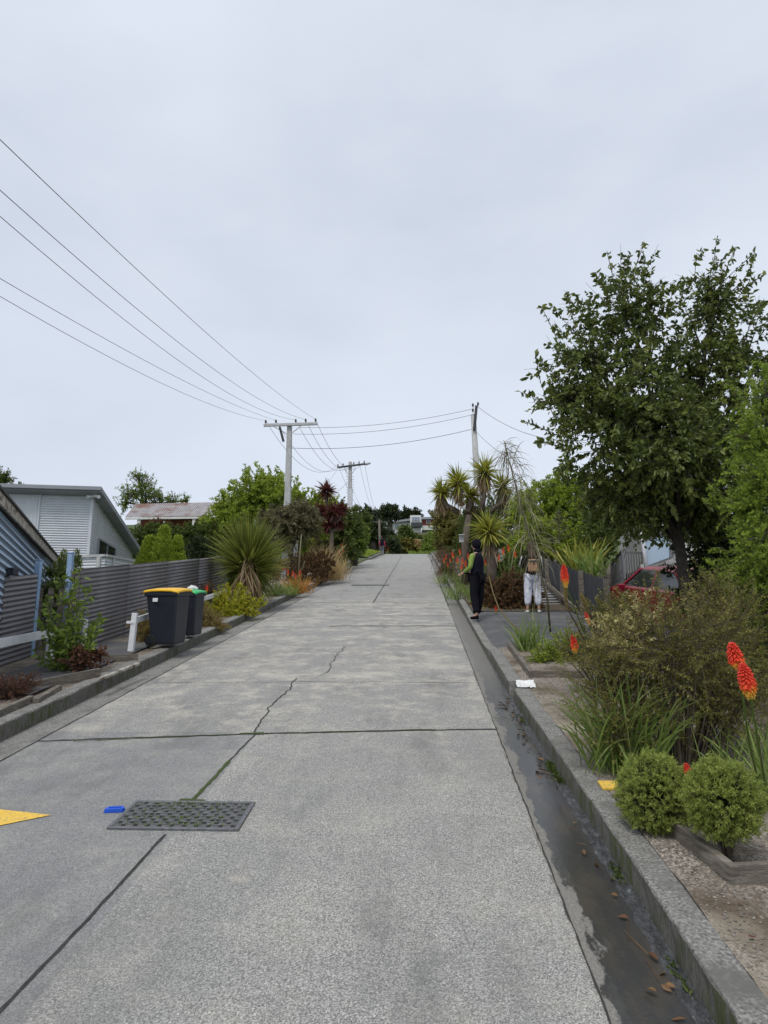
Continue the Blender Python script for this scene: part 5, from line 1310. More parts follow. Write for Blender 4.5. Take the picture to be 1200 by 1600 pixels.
# ---- two clipped round juniper balls
def ball(px, py, y, rp, label, n=1300):
    c = W(px, py, y); r = rp * y / F; g = gz(c.x, c.y); t = empty('round_shrub', (c.x, c.y, g), label, 'shrub', 'clipped round shrubs')
    P, d, u = ellipsoid((c.x, c.y, c.z - .02), (r * .95, r * .95, r * 1.02), n, .16); P = P[P[:, 2] > g + .03]; d = unit(P - A3(c)); n = len(P)
    k = np.array([1 + .16 * mnoise.noise(Vector(x * 3 + c.x)) + random.uniform(-.05, .05) for x in d]); P = A3(c) + (P - A3(c)) * k[:, None]
    per = 30; ii = np.repeat(np.arange(n), per); D0 = unit(d + rdir(n) * .5 + np.array([0, 0, .45]))
    L = .050 * rng.uniform(.6, 1.3, n); t_ = rng.random(n * per); Q = P[ii] + D0[ii] * (L[ii] * t_)[:, None]
    E = unit(D0[ii] * .7 + rdir(n * per)); lv = NB(); tn = np.clip(.25 + .6 * rng.random(n), 0, 1)
    lv.needles(Q, E, .021 * rng.uniform(.7, 1.2, n * per), .0040, tn[ii]); lv.build('foliage', M['l_juniper'], t)
    tw = NB(); sel = rng.choice(n, 30); tw.sticks(np.tile(A3((c.x, c.y, g)), (30, 1)), A3(c) + (P[sel] - A3(c)) * .7, .005, .003); tw.sticks(P - d * .06, P + D0 * .03, .0025, .0012); tw.build('stems', M['bark'], t)
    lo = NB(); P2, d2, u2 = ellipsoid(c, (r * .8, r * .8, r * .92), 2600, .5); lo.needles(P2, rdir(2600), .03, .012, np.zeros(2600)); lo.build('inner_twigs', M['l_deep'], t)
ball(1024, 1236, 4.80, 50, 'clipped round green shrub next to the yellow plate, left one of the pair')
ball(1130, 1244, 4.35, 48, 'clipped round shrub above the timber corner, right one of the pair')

# ---- leaf clumps and red hot pokers
def clump(t, c, n, L, Wd, mat='l_blade', spread=.45, droop=.9, seg=6, rad=.06, name='leaves'):
    P = np.tile(A3(c), (n, 1)) + rng.normal(size=(n, 3)) * [rad, rad, 0]; D = rdir(n) * spread; D[:, 2] = 1
    nb = NB(); nb.blades(P, unit(D), rng.uniform(.5, 1.1, n) * L, Wd, droop * rng.uniform(.5, 1.3, n), seg, tone=rng.random(n)); return nb.build(name, M[mat], t)
def poker(t, a, b, ln, bend=(0, 0, 0), fl=130, r=.022, tip=None, sname='flower_stalk', seed_only=False, sr=.006):
    """stalk from a to b (spike bottom), flower spike of length ln beyond"""
    a, b = Vector(a), Vector(b); m_ = a.lerp(b, .5) + Vector(bend); d = (b - m_).normalized()
    d = (d + UP * .6).normalized() if tip is None else Vector(tip).normalized()
    mb = MB(); mb.tube([a, a.lerp(m_, .5) + Vector(bend) * .2, m_, b, b + d * ln * .96], [sr * 1.2, sr * 1.1, sr, sr * .85, sr * .5], 6)
    st = mb.build(sname, 'l_blade' if not seed_only else 'l_brown', t, smooth=True)
    n = fl; u = np.linspace(0, 1, n) ** .9; ang = np.arange(n) * 2.39996
    X = Vector((1, 0, 0)); X = (X - d * X.dot(d)).normalized(); Yv = d.cross(X)
    rad = np.outer(np.cos(ang), A3(X)) + np.outer(np.sin(ang), A3(Yv))
    prof = np.where(u < .45, .55 + 1.0 * u, 1.0 - .75 * ((u - .45) / .55) ** 1.5)
    P = A3(b) + np.outer(u * ln, A3(d)); dn = -.9 + 1.5 * u ** 1.5
    dn = -1.5 + 1.6 * u ** 1.2
    D = unit(rad * (.8) + np.outer(dn, A3(d)) + rdir(n) * .12)
    Lf = r * 1.25 * prof * rng.uniform(.85, 1.1, n)
    nb = NB()
    # each floret a small four-sided tube that widens towards its mouth
    S1 = unit(np.cross(D, rad + .01)); S2 = np.cross(D, S1); w0 = r * .07; w1 = r * .105
    V = []
    for (k, w_) in ((0, w0), (.75, w1), (1, w1 * .5)):
        for s1, s2 in ((1, 0), (0, 1), (-1, 0), (0, -1)): V.append(P + D * Lf[:, None] * k + S1 * w_ * s1 + S2 * w_ * s2)
    V = np.stack(V, 1).reshape(-1, 3); i = np.arange(n)[:, None] * 12
    Q = np.concatenate([i + np.array([o + q, o + (q + 1) % 4, o + 4 + (q + 1) % 4, o + 4 + q]) for o in (0, 4) for q in range(4)], 0)
    nb.add(V, Q, np.repeat(np.clip(u * 1.15, 0, 1), 12)); nb.build('flower', M['floret'] if not seed_only else M['l_ochre'], st)
    return st
# near pair at the right edge
bp = G(1195, 1262, .12); t = empty('red_hot_poker', tuple(bp), 'nearest poker plant, two big red and yellow spikes above the right clipped shrub', 'flowering plant', 'red hot poker plants')
q1 = W(1153, 1040, 3.95); poker(t, bp, q1, .120, (-.02, 0, .02), 300, .044, tip=(-.20, 0, 1), sr=.007)
q2 = W(1172, 1085, 3.85); poker(t, bp + Vector((.03, 0, 0)), q2, .155, (.0, 0, 0), 380, .046, tip=(-.16, 0, 1), sr=.007)
q3 = W(1078, 1212, 4.7); poker(t, G(1110, 1270, .12), q3, .075, (0, 0, 0), 110, .028, tip=(-.3, 0, 1))
clump(t, bp, 80, .62, .017, droop=.8, rad=.13, spread=.5); clump(t, G(1175, 1200, .12), 46, .55, .016, droop=.6, rad=.16, spread=.4)
bp = G(955, 1205, .12); t = empty('red_hot_poker', tuple(bp), 'strappy green poker clump without open flowers at the foot of the olive shrub', 'flowering plant', 'red hot poker plants')
clump(t, bp + Vector((.10, .0, 0)), 230, .88, .021, droop=.95, rad=.12, spread=.6); clump(t, bp + Vector((.1, -.25, 0)), 25, .3, .012, droop=1.3)
clump(t, G(1040, 1120, .12), 26, .75, .014, droop=.35, rad=.15, spread=.3)
bp = G(1010, 1190, .2)
t = empty('red_hot_poker', tuple(G(985, 1110, .12)), 'tall poker plant with brown seed heads rising from the left side of the olive shrub', 'flowering plant', 'red hot poker plants')
r0 = G(1000, 1110, .12)
for (bx, by, yy, ln, fl, r, tip, seed) in ((884, 915, 6.6, .19, 260, .042, (-.06, 0, 1), 0), (899, 1018, 6.4, .14, 160, .038, (-.12, 0, 1), 0), (921, 975, 6.6, .11, 110, .024, (-.3, 0, 1), 0), (921, 958, 6.7, .20, 120, .03, (-.42, 0, 1), 1)):
    q = W(bx, by, yy); poker(t, r0, q, ln, ((q.x - r0.x) * .12, 0, -.05), fl, r, tip=tip, seed_only=bool(seed), sr=.007)
q = W(886, 950, 6.6); poker(t, r0 + Vector((0, .1, 0)), q, .2, (-.05, 0, -.05), 110, .026, tip=(-.06, 0, 1), seed_only=True)
# grass tuft at the driveway corner
p = G(822, 1018, .12); t = empty('grass_tuft', tuple(p), 'arching green strappy tuft at the lower corner of the driveway', 'plant')
clump(t, p, 90, .62, .018, droop=1.0, rad=.08, spread=.6)
clump(t, p + Vector((.15, .1, 0)), 30, .85, .02, droop=.5, rad=.08, spread=.5)
# poker border beyond the driveway
def poker_group(px, py_base, y, flowers, label, n=60, L=.6, mat='l_blade'):
    c = W(px, py_base, y); c.z = gz(c.x, c.y); t = empty('red_hot_poker', tuple(c), label, 'flowering plant', 'red hot poker plants')
    clump(t, c, n, L, .02, mat=mat, droop=.9, rad=.18, spread=.55, seg=5)
    for fx, fy in flowers:
        q = W(fx, fy + 6, y + random.uniform(-.3, .3)); poker(t, (c.x + (q.x - c.x) * .4, q.y, gz(c.x, q.y)), q, .19, (0, 0, 0), 60, .045, tip=(random.uniform(-.1, .1), 0, 1), sr=.009)
poker_group(712, 915, 20.5, [(708, 866), (719, 861), (715, 875), (723, 875), (721, 885), (728, 880)], 'red hot poker plant crowded with orange-red spikes left of the man in the navy vest')
poker_group(692, 892, 27, [(697, 868), (700, 880), (694, 873), (704, 873)], 'more distant poker plant with small orange spikes beside the far kerb')
poker_group(762, 920, 19.5, [(759, 877)], 'poker plant with one orange spike just right of the man')
poker_group(796, 915, 19.0, [(795, 856), (786, 861), (805, 865), (780, 871)], 'poker plant with four tall red spikes between the man and the woman')
poker_group(736, 905, 22, [(732, 868), (738, 872)], 'poker plant whose spikes show just above the left shoulder of the man')
c = W(778, 900, 20); c.z = gz(c.x, c.y); t = empty('white_flowering_plant', tuple(c), 'small plant with a cluster of white flowers behind the red pokers', 'flowering plant')
clump(t, c, 40, .9, .02, droop=.3); P, d, u = ellipsoid(W(781, 868, 20), (.13, .1, .16), 60); nb = NB(); nb.leaves(P, unit(d + rdir(60) * .4), .06, .05); nb.build('flowers', M['whiteflower'], t)
p = W(775, 962, 16.6); p.z = base(16.6) + .14; t = empty('red_hot_poker', tuple(p), 'single short red poker spike at the driveway edge in front of the brown hedge', 'flowering plant', 'red hot poker plants')
poker(t, p, W(775, 956, 16.6), .14, (0, 0, 0), 60, .04, tip=(0, 0, 1))
# long arching stem beside the driveway
pts = [W(a, b, y) for a, b, y in ((764, 900, 17), (770, 925, 16.5), (780, 952, 15.5), (800, 975, 14), (822, 994, 12.6), (840, 1012, 11.6))]
mb = MB(); mb.tube(pts, [.012, .014, .014, .012, .012, .01], 6); tag(mb.build('arching_stem', 'l_ochre', smooth=True), 'long pale curved stem arching over the driveway between the man and the woman', 'stem')

# brown hedge, shrubs right of the street
shrub('brown_hedge', 'dense dark reddish-brown shrub behind the driveway between the two people', 'shrub', [Wb(775, 930, 18.3, 34, 230), Wb(800, 925, 18.4, 36, 260), Wb(820, 932, 18.3, 30, 190), Wb(790, 950, 18.1, 34, 230), Wb(762, 942, 18.6, 25, 130), Wb(828, 955, 18, 22, 120)], 'l_brown', twig_L=.2, per=44, leafL=.045, leafW=.022, ground=gz)
shrub('brown_grass_bush', 'rusty brown arching grass bush overhanging the far right kerb', 'shrub', [Wb(700, 868, 31, 20, 110), Wb(695, 885, 28, 12, 60), Wb(690, 860, 36, 15, 60)], 'l_brown', twig_L=.5, per=24, leafL=.12, leafW=.012, kind='needle', droop=.8, ground=gz)
shrub('mixed_shrub', 'olive shrub with hanging dry stems, above the brown grass bush', 'shrub', [Wb(702, 815, 36, 26, 260), Wb(716, 835, 33, 26, 240), Wb(692, 808, 42, 15, 110), Wb(698, 840, 36, 20, 160)], 'l_olive', twig_L=.5, per=34, leafL=.13, leafW=.04, ground=gz)
shrub('far_shrub', 'green shrub at the bend of the far right kerb', 'shrub', [Wb(690, 835, 46, 17, 90), Wb(680, 842, 50, 10, 40)], 'l_green', twig_L=.5, per=24, leafL=.13, leafW=.05, ground=gz)
shrub('bushy_shrub', 'dense mid green bush right behind the leaning power pole', 'shrub', [Wb(760, 830, 28, 38, 200), Wb(735, 845, 28, 30, 130), Wb(790, 840, 25, 36, 150), Wb(770, 800, 29, 28, 130), Wb(738, 812, 29, 24, 110), Wb(805, 795, 28, 26, 120)], 'l_mid', twig_L=.4, per=28, leafL=.1, leafW=.035, ground=gz)
bl = [Wb(850, 790, 25, 48, 260), Wb(885, 770, 25.5, 42, 220), Wb(820, 800, 24.5, 30, 120), Wb(830, 845, 24, 42, 200), Wb(900, 810, 25, 50, 240), Wb(870, 850, 24, 45, 200)]
p = W(860, 880, 25)
tree('bushy_tree', 'mid green rounded tree behind the drooping lancewood', 'tree', (p.x, p.y, gz(p.x, p.y)), W(860, 830, 25), bl, 'l_bright', r0=.12, twig_L=.5, per=34, leafL=.12, leafW=.04, lump=.3)
shrub('dark_bush', 'dark green bush between the rounded tree and the glass deck', 'shrub', [Wb(945, 815, 21.5, 42, 230), Wb(985, 800, 22, 38, 190), Wb(935, 855, 21, 30, 120), Wb(1010, 780, 24, 40, 190), Wb(960, 770, 26, 34, 150)], 'l_mid', twig_L=.35, per=32, leafL=.09, leafW=.035)
shrub('undergrowth_shrub', 'dark green low growth filling behind the pokers between the two people', 'shrub', [Wb(800, 885, 23, 24, 110), Wb(825, 880, 23.5, 24, 110), Wb(780, 890, 22.5, 22, 100), Wb(810, 900, 22, 20, 80), Wb(840, 890, 23, 18, 60)], 'l_mid', twig_L=.35, per=30, leafL=.08, leafW=.035, ground=gz)
# bare pale dead shrub twigs in front of rounded tree
t = empty('dead_shrub', tuple(W(872, 850, 22)), 'leafless grey dead shoot in front of the rounded green tree', 'shrub'); nb = NB(); A_ = A3(W(874, 850, 22)); B_ = A3(W(872, 795, 22))
n = 60; u = rng.random(n); P = A_ + np.outer(u, B_ - A_); D = unit(rdir(n) * [1, .6, .2] + np.array([0, 0, .25])); nb.sticks(P, P + D * (.5 * (1.1 - u))[:, None], .012, .005); nb.sticks(A_[None], B_[None], .03, .01); nb.build('twigs', M['l_lance'], t)
# flax
def flax(px, py, y, n, L, label, mat='l_cord'):
    c = W(px, py, y); t = empty('flax', tuple(c), label, 'plant', 'flax plants'); clump(t, c, n, L, .055, mat=mat, droop=.45, rad=.2, spread=.75, seg=5)
flax(905, 893, 18.5, 90, 1.05, 'flax with broad yellow-green blades standing behind the dark paling fence'); flax(925, 900, 17.6, 60, .95, 'smaller flax at the lower end of the paling fence', 'l_blade')

# ---- cordylines (cabbage trees)
def head(nb, c, n, L, Wd, droop=.5, up=.35, sq=1.0):
    D = rdir(n) * np.array([sq, sq, 1]) + np.array([0, 0, up]); D = unit(D); P = A3(c) + D * .05
    if sq < 1: L = L * (.66 + .34 * np.clip(D[:, 2], 0, 1) ** .7)
    nb.blades(P, D, L * rng.uniform(.55, 1.12, n), Wd, droop * rng.uniform(.2, 2.0, n), 5, tone=rng.random(n))
def skirt(nb, c, n, L, Wd, down=1.2):
    D = unit(rdir(n) * .6 + np.array([0, 0, -down])); P = A3(c) + rng.normal(size=(n, 3)) * [.07, .07, .18]; nb.blades(P, D, L * rng.uniform(.6, 1.1, n), Wd, .5, 3, tone=rng.random(n))
def cordyline(name, label, y, heads, trunk_pts, mat='l_cord', rp=28, n=150, Wd=.045, tr=.1, skirts=True, group='cabbage trees', droop=.5, bark='bark', sk=120):
    b = W(*trunk_pts[0], y); b.z = gz(b.x, b.y) - .05; t = empty(name, tuple(b), label, 'cabbage tree', group)
    mb = MB(); pts = [b] + [W(a, c, y) for a, c in trunk_pts[1:]]; mb.tube(pts, [tr] * (len(pts) - 1) + [tr * .8], 10)
    for (hx, hy, dy, rp_, via) in heads:
        e = W(hx, hy, y + dy); s = pts[-1] if via is None else W(*via, y)
        if (e - s).length > .1: mb.tube([s, s.lerp(e, .5) + Vector(((e.x - s.x) * .25, 0, -(e.z - s.z) * .12)), e - UP * .02], [tr * .75, tr * .6, tr * .5], 8)
    mb.build('trunk', bark, t, smooth=True)
    for (hx, hy, dy, rp_, via) in heads:
        e = W(hx, hy, y + dy); nb = NB(); head(nb, e, n, rp_ * y / F, Wd, droop); nb.build('leaf_head', M[mat], t)
        if skirts: nb = NB(); skirt(nb, e - UP * .2, sk, rp_ * y / F * .85, Wd * .8); nb.build('dead_leaves', M['l_dead'], t)
    return t
cordyline('cabbage_tree', 'tall many-headed cabbage tree on the right with spiky yellow-green heads and shaggy trunks', 26,
          [(690, 770, .2, 27, (716, 800)), (716, 755, -.2, 33, (722, 790)), (757, 738, 0, 34, (752, 800)), (786, 762, .6, 32, (765, 800)), (735, 775, .8, 24, (730, 800))], [(727, 905), (727, 850), (732, 805)], n=190, Wd=.05, tr=.14, sk=170)
cordyline('cabbage_tree', 'single-headed cabbage tree with a thick trunk, directly right of the navy vest man', 19.5, [(764, 832, 0, 38, None)], [(767, 905), (767, 870), (764, 838)], n=260, Wd=.045, tr=.15, sk=120)
# large cabbage tree on the left, head down to the ground
Y = 19.0; c = W(388, 893, Y); b = Vector((c.x, c.y, gz(c.x, c.y))); t = empty('cabbage_tree', tuple(b), 'big bushy cabbage tree with one dense spiky head, left of the street', 'cabbage tree', 'cabbage trees')
mb = MB(); mb.tube([b - UP * .1, c], [.16, .13], 10); mb.build('trunk', 'bark', t, smooth=True)
nb = NB(); head(nb, c, 2100, 1.52, .034, .36, up=.42, sq=.6); nb.build('leaf_head', M['l_cabbage'], t)
nb = NB(); n = 260; D = rdir(n) * [1, 1, .25]; D[:, 2] -= .1; nb.blades(np.tile(A3(c), (n, 1)), unit(D), .85 * rng.uniform(.7, 1.1, n), .035, 1.6, 5, tone=rng.random(n)); nb.build('leaf_head', M['l_cabbage'], t)
nb = NB(); skirt(nb, c - UP * .1 + Vector((.12, -.6, 0)), 260, .95, .035, .9); nb.build('dead_leaves', M['l_dead'], t)
# burgundy cordyline
cordyline('burgundy_cordyline', 'burgundy-leaved cordyline with one head rising above the others, left of the street', 36,
          [(510, 768, 0, 21, (518, 820)), (500, 800, .2, 18, (518, 825)), (521, 802, -.2, 21, (518, 820)), (534, 797, .2, 15, (520, 820)), (513, 822, 0, 17, (518, 830)), (528, 820, .3, 15, (520, 830))], [(519, 872), (518, 845), (518, 830)], mat='l_burgundy', n=170, Wd=.07, tr=.12, skirts=False, group=None, droop=.4)
# drooping lancewood
Y = 13.0; b = G(860, 988, .12); t = empty('lancewood', tuple(b), 'thin lancewood tree with long drooping brown leaves, hanging in front of the woman', 'tree')
tp = [(859, 985), (855, 935), (840, 880), (822, 820), (806, 760), (795, 718), (787, 688)]
pts = [b] + [W(a, c, Y + .05 * i) for i, (a, c) in enumerate(tp[1:])]
mb = MB(); mb.tube(pts, [.02, .019, .017, .015, .013, .010, .007], 8); mb.build('trunk', 'l_lance', t, smooth=True)
nb = NB()
for (n, i0, i1, L, dr) in ((70, 5.0, 6.0, .50, 1.6), (85, 3.6, 5.6, .85, 2.3), (80, 2.4, 4.4, 1.0, 2.6), (40, 1.6, 3.0, .9, 2.8)):
    u = rng.uniform(i0, i1, n); P = np.array([list(pts[int(min(a, 5.999))].lerp(pts[int(min(a, 5.999)) + 1], a - int(min(a, 5.999)))) for a in u])
    D = rdir(n) * [1, 1, .5]; D[:, 2] += .0; D[:, 0] += .15; nb.blades(P, unit(D), L * rng.uniform(.6, 1.15, n), .013, dr, 8, tone=rng.random(n))
nb.build('leaves', M['l_lance'], t)

# ---- left side plants
shrub('yellow_green_shrub', 'low spreading yellow-green shrub in front of the big cabbage tree', 'shrub', [Wb(362, 940, 17.0, 30, 150), Wb(340, 945, 17.0, 24, 90), Wb(385, 950, 17.0, 24, 90), Wb(355, 958, 16.6, 24, 80)], 'l_yellow', twig_L=.22, per=26, leafL=.055, leafW=.025, ground=gz)
shrub('ochre_grass_bush', 'fine ochre-green bush against the bins, below the yellow-green shrub', 'shrub', [Wb(328, 968, 14.8, 20, 110), Wb(316, 960, 14.9, 18, 80), Wb(342, 978, 14.6, 16, 60)], 'l_ochre', twig_L=.25, per=40, leafL=.06, leafW=.006, kind='needle', ground=gz)
shrub('brown_bush', 'fine brown bush between the white post and the yellow-lidded bin', 'shrub', [Wb(225, 975, 12.6, 20, 110), Wb(232, 990, 12.4, 18, 80)], 'l_ochre', twig_L=.22, per=40, leafL=.05, leafW=.006, kind='needle', ground=gz)
shrub('brown_bush', 'small dull purple-brown bush at the foot of the long fence, behind the white rail', 'shrub', [Wb(325, 925, 17.6, 15, 60)], 'l_brown', twig_L=.22, per=30, leafL=.04, leafW=.01, ground=gz)
p = W(323, 926, 16.8); p.z = gz(p.x, p.y); t = empty('red_hot_poker', tuple(p), 'lone red poker spike showing above the rail behind the green-lidded bin', 'flowering plant', 'red hot poker plants'); poker(t, p, W(323, 924, 16.8), .15, (0, 0, 0), 60, .045, tip=(0, 0, 1), sr=.01); clump(t, p, 16, .3, .015)
# leafy sapling
b = G(108, 1052, .12); Y = b.y; t = empty('leafy_sapling', tuple(b), 'leafy green sapling with many upright stems beside the blue gate posts', 'sapling')
lv = NB(); tw = NB()
for (px, py) in ((128, 886), (95, 905), (78, 945), (70, 930), (60, 950), (108, 925), (138, 925), (165, 950), (150, 985), (120, 950), (90, 975), (130, 975), (75, 985), (105, 990), (145, 1005), (115, 1005), (95, 1020), (60, 1020), (125, 1025), (85, 1000), (120, 905), (100, 940), (155, 965), (80, 1035), (110, 1035)):
    e = W(px, py, Y + random.uniform(-.3, .3)); m_ = b.lerp(e, .55) + Vector(((e.x - b.x) * .12, 0, 0)); tw.sticks(np.array([list(b), list(m_)]), np.array([list(m_), list(e)]), .008, .003)
    n = 44; u = rng.uniform(.22, 1, n); P = np.array([list(b.lerp(m_, k / .55) if k < .55 else m_.lerp(e, (k - .55) / .45)) for k in u]); D = unit(rdir(n) + np.array([0, 0, .1])); P2 = P + D * .03
    s = rng.uniform(.6, 1.2, n); lv.leaves(P2, D, .105 * s, .042 * s, rng.random(n))
lv.build('leaves', M['l_green'], t); tw.build('stems', M['bark'], t)
shrub('russet_shrub', 'low russet-leaved shrub at the foot of the leafy sapling', 'shrub', [Wb(130, 1030, b.y - .1, 24, 80, (1.3, 1, .8)), Wb(155, 1022, b.y, 10, 20)], 'l_redbrown', twig_L=.16, per=16, leafL=.045, leafW=.025, ground=gz)
shrub('twiggy_shrub', 'low dense red-brown twiggy shrub at the left edge, beside the kerb', 'shrub', [Wb(12, 1078, 8.2, 26, 170, (1.3, 1, .8)), Wb(38, 1070, 8.4, 20, 100), Wb(-30, 1075, 8.2, 30, 130)], 'l_redbrown', twig_L=.2, per=40, leafL=.025, leafW=.005, kind='needle', ground=gz, stems=60, lump=.1)
# slender yucca-like tops seen over the fence
for (px, y, n) in ((98, 14.2, 0), (118, 14.0, 1)):
    c = W(px, 892, y); t = empty('conifer_shoot', tuple(W(px, 930, y)), ('narrow dark conifer tip next to the taller blue post', 'narrow dark conifer tip further right of the taller blue post')[n], 'shrub', 'narrow conifers behind the fence')
    nb = NB(); P, d, u = ellipsoid(c, (.10, .10, .42), 700); nb.needles(P, unit(d + np.array([0, 0, 1.2])), .09, .02, rng.random(700)); nb.build('foliage', M['l_mid'], t)
    tw = NB(); tw.sticks(A3(c - UP * .6)[None], A3(c + UP * .3)[None], .02, .01); tw.build('stem', M['bark'], t)
shrub('garden_shrub', 'dark green shrub in the gap behind the gate, between the blue posts', 'shrub', [Wb(80, 925, 12.0, 22, 90), Wb(88, 895, 12.6, 16, 50), Wb(70, 950, 11.8, 18, 50)], 'l_mid', twig_L=.2, per=30, leafL=.05, leafW=.015)
# conifers beyond the long fence
for i, (px, py, rp, h, lab) in enumerate(((232, 858, 20, 28, 'small pale green conifer behind the fence, leftmost of four beside the grey house'), (255, 850, 24, 36, 'widest pale green conifer behind the fence below the rusty roof'), (277, 858, 16, 28, 'slim pale green conifer behind the fence, next to the round grey-green one'))):
    c = W(px, py + 8, 26); t = empty('small_conifer', (c.x, c.y, gz(c.x, c.y)), lab, 'conifer', 'small conifers behind the fence')
    n = 330; u = rng.random(n) ** .7; r = rp * 26 / F; hh = h * 26 / F * 1.3; a = rng.uniform(0, 2 * PI, n); z = (1 - u) * 0
    hz_ = rng.random(n) ** 1.3; rr_ = r * (1 - hz_ * .9) * (.75 + .3 * rng.random(n)); P = np.stack([c.x + np.cos(a) * rr_, c.y + np.sin(a) * rr_, c.z - hh * .75 + hz_ * hh * 1.5], 1)
    D0 = unit(np.stack([np.cos(a), np.sin(a), np.full(n, 1.0)], 1)); ii = np.repeat(np.arange(n), 26); Q = P[ii] + rdir(n * 26) * .08; tn = rng.random(n)
    lv = NB(); lv.needles(Q, unit(D0[ii] + rdir(n * 26) * .7), .10, .028, tn[ii]); lv.build('foliage', M['l_bright'], t)
    tw = NB(); tw.sticks(np.array([[c.x, c.y, gz(c.x, c.y)]]), A3(c + UP * hh * .5)[None], .06, .02); tw.build('trunk', M['bark'], t)
shrub('round_conifer', 'round dark grey-green conifer behind the fence, left of the big cabbage tree', 'conifer', [Wb(313, 860, 25, 22, 220), Wb(313, 848, 25, 14, 80)], 'l_deep', twig_L=.2, per=40, leafL=.06, leafW=.02, kind='needle', upb=.8)
shrub('hedge', 'long dark green clipped hedge below the rusty-roofed house', 'hedge', [Wb(x_, 838, 36, 26, 150, (1, .7, .85)) for x_ in range(222, 350, 16)] + [Wb(x_, 862, 36, 26, 90, (1, .7, .9)) for x_ in range(215, 350, 18)] , 'l_mid', twig_L=.35, per=30, leafL=.10, leafW=.04, lump=.1)
shrub('red_leaved_shrub', 'dull red-leaved shrub in front of the veranda of the rusty-roofed house', 'shrub', [Wb(245, 818, 43, 9, 40, (1.6, 1, .8)), Wb(262, 820, 43, 7, 20), Wb(320, 815, 43, 9, 40)], 'l_redbrown', twig_L=.4, per=24, leafL=.12, leafW=.05)
# trees beyond
def bigtree(name, label, y, blobs, mat, trunk, **k):
    p = W(*trunk[0], y); g = gz(p.x, p.y); kk = dict(twig_L=.02 * y, per=26, leafL=.0042 * y, leafW=.0018 * y, lump=.3, twig_r=.0004 * y); kk.update(k)
    return tree(name, label, 'tree', (p.x, p.y, g), W(*trunk[1], y), [Wb(a, b, y + d, r, n) for a, b, d, r, n in blobs], mat, r0=.0045 * y, group=None, **kk)
bigtree('green_tree', 'large bright green rounded tree behind the first power pole', 37, [(400, 775, 0, 42, 330), (365, 795, .5, 36, 230), (440, 790, 0, 44, 320), (480, 805, .5, 36, 220), (345, 830, 0, 36, 200), (400, 825, 0, 48, 300), (455, 835, .5, 48, 260), (420, 755, 1, 24, 100), (505, 790, 1, 22, 80)], 'l_bright', ((420, 880), (420, 820)))
bigtree('olive_tree', 'dull olive-grey weeping tree behind the striped pole base', 29, [(450, 808, 0, 26, 190), (432, 812, .3, 22, 120), (472, 805, .4, 26, 160), (445, 830, 0, 24, 120), (480, 820, .5, 20, 80), (415, 808, .5, 13, 40)], 'l_purpledull', ((452, 900), (455, 850)), per=44, leafL=.16, leafW=.022, droop=.5)
bigtree('clipped_tree', 'dark green clipped tree behind the burgundy cordyline', 42, [(505, 825, 0, 30, 220), (488, 850, 0, 30, 180), (540, 825, .5, 28, 200), (530, 850, 0, 28, 160), (475, 835, -.5, 24, 120)], 'l_mid', ((515, 880), (515, 850)))
bigtree('green_bush_tree', 'bright green bushy tree by the second power pole', 50, [], 'l_green', ((553, 870), (553, 845))) if False else bigtree('green_bush_tree', 'bright green bushy tree by the second power pole', 46, [(554, 830, 0, 16, 130), (545, 843, 0, 18, 150), (536, 825, .4, 14, 80), (562, 846, 0, 11, 70), (549, 862, 0, 10, 80)], 'l_green', ((553, 870), (553, 845)))
bigtree('dark_tree', 'dark tree behind the second power pole, left of the pines', 62, [(545, 808, 0, 16, 110), (562, 815, 0, 16, 130), (530, 800, 1, 14, 70), (562, 832, 0, 13, 90)], 'l_mid', ((560, 862), (560, 830)))
bigtree('dark_pine', 'dark rugged pine with a domed top above the crest', 84, [(578, 806, 0, 12, 90), (573, 820, 0, 13, 90), (590, 825, 0, 12, 90), (580, 840, 0, 12, 100)], 'l_deep', ((582, 866), (582, 830)))
bigtree('umbrella_pine', 'umbrella-shaped dark pine left of the white hilltop house', 110, [(606, 800, 0, 9, 70), (598, 806, 0, 7, 40), (616, 802, 0, 7, 40), (610, 796, 1, 6, 34), (592, 812, 0, 6, 30)], 'l_deep', ((610, 860), (609, 815)))
bigtree('small_pine', 'small dark pine tree peeping over the roof of the hilltop house', 158, [(636, 803, 0, 5, 40), (628, 806, 0, 4, 25), (650, 803, 0, 4, 25)], 'l_deep', ((636, 830), (636, 812)))
bigtree('small_cabbage_tree', 'round-headed tree in front of the hilltop house', 96, [(634, 831, 0, 7, 80), (637, 840, 0, 8, 80)], 'l_mid', ((634, 862), (634, 840)))
for i, (px, py, y, rp, mat, lab) in enumerate(((612, 852, 90, 10, 'l_deep', 'dark shrub right of the hiker'), (620, 850, 92, 12, 'l_mid', 'green shrub second to the right of the hiker'), (637, 853, 91, 10, 'l_olive', 'olive shrub at the crest below the hilltop house'), (610, 840, 98, 9, 'l_deep', 'dark shrub higher up below the white house wall'), (652, 846, 104, 8, 'l_mid', 'mid green shrub under the balcony of the hilltop house'), (653, 855, 92, 7, 'l_tan', 'tan grass tuft at the crest near the terraced wall'), (674, 846, 90, 12, 'l_green', 'green shrub beside the terraced wall'), (642, 846, 102, 8, 'l_mid', 'green shrub between the round-headed tree and the balcony'), (668, 858, 88, 7, 'l_green', 'low green shrub at the foot of the terraced wall'), (590, 855, 86, 8, 'l_redbrown', 'reddish shrub just left of the hiker'), (668, 842, 108, 8, 'l_deep', 'dark shrub under the brick house'))):
    shrub('hill_shrub', lab, 'shrub', [Wb(px, py, y, rp, 120, (1.1, 1, 1)), Wb(px + rp * .6, py + rp * .5, y, rp * .7, 60)], mat, twig_L=1.2, per=22, leafL=.32, leafW=.14, group='shrubs beyond the crest', stems=6)
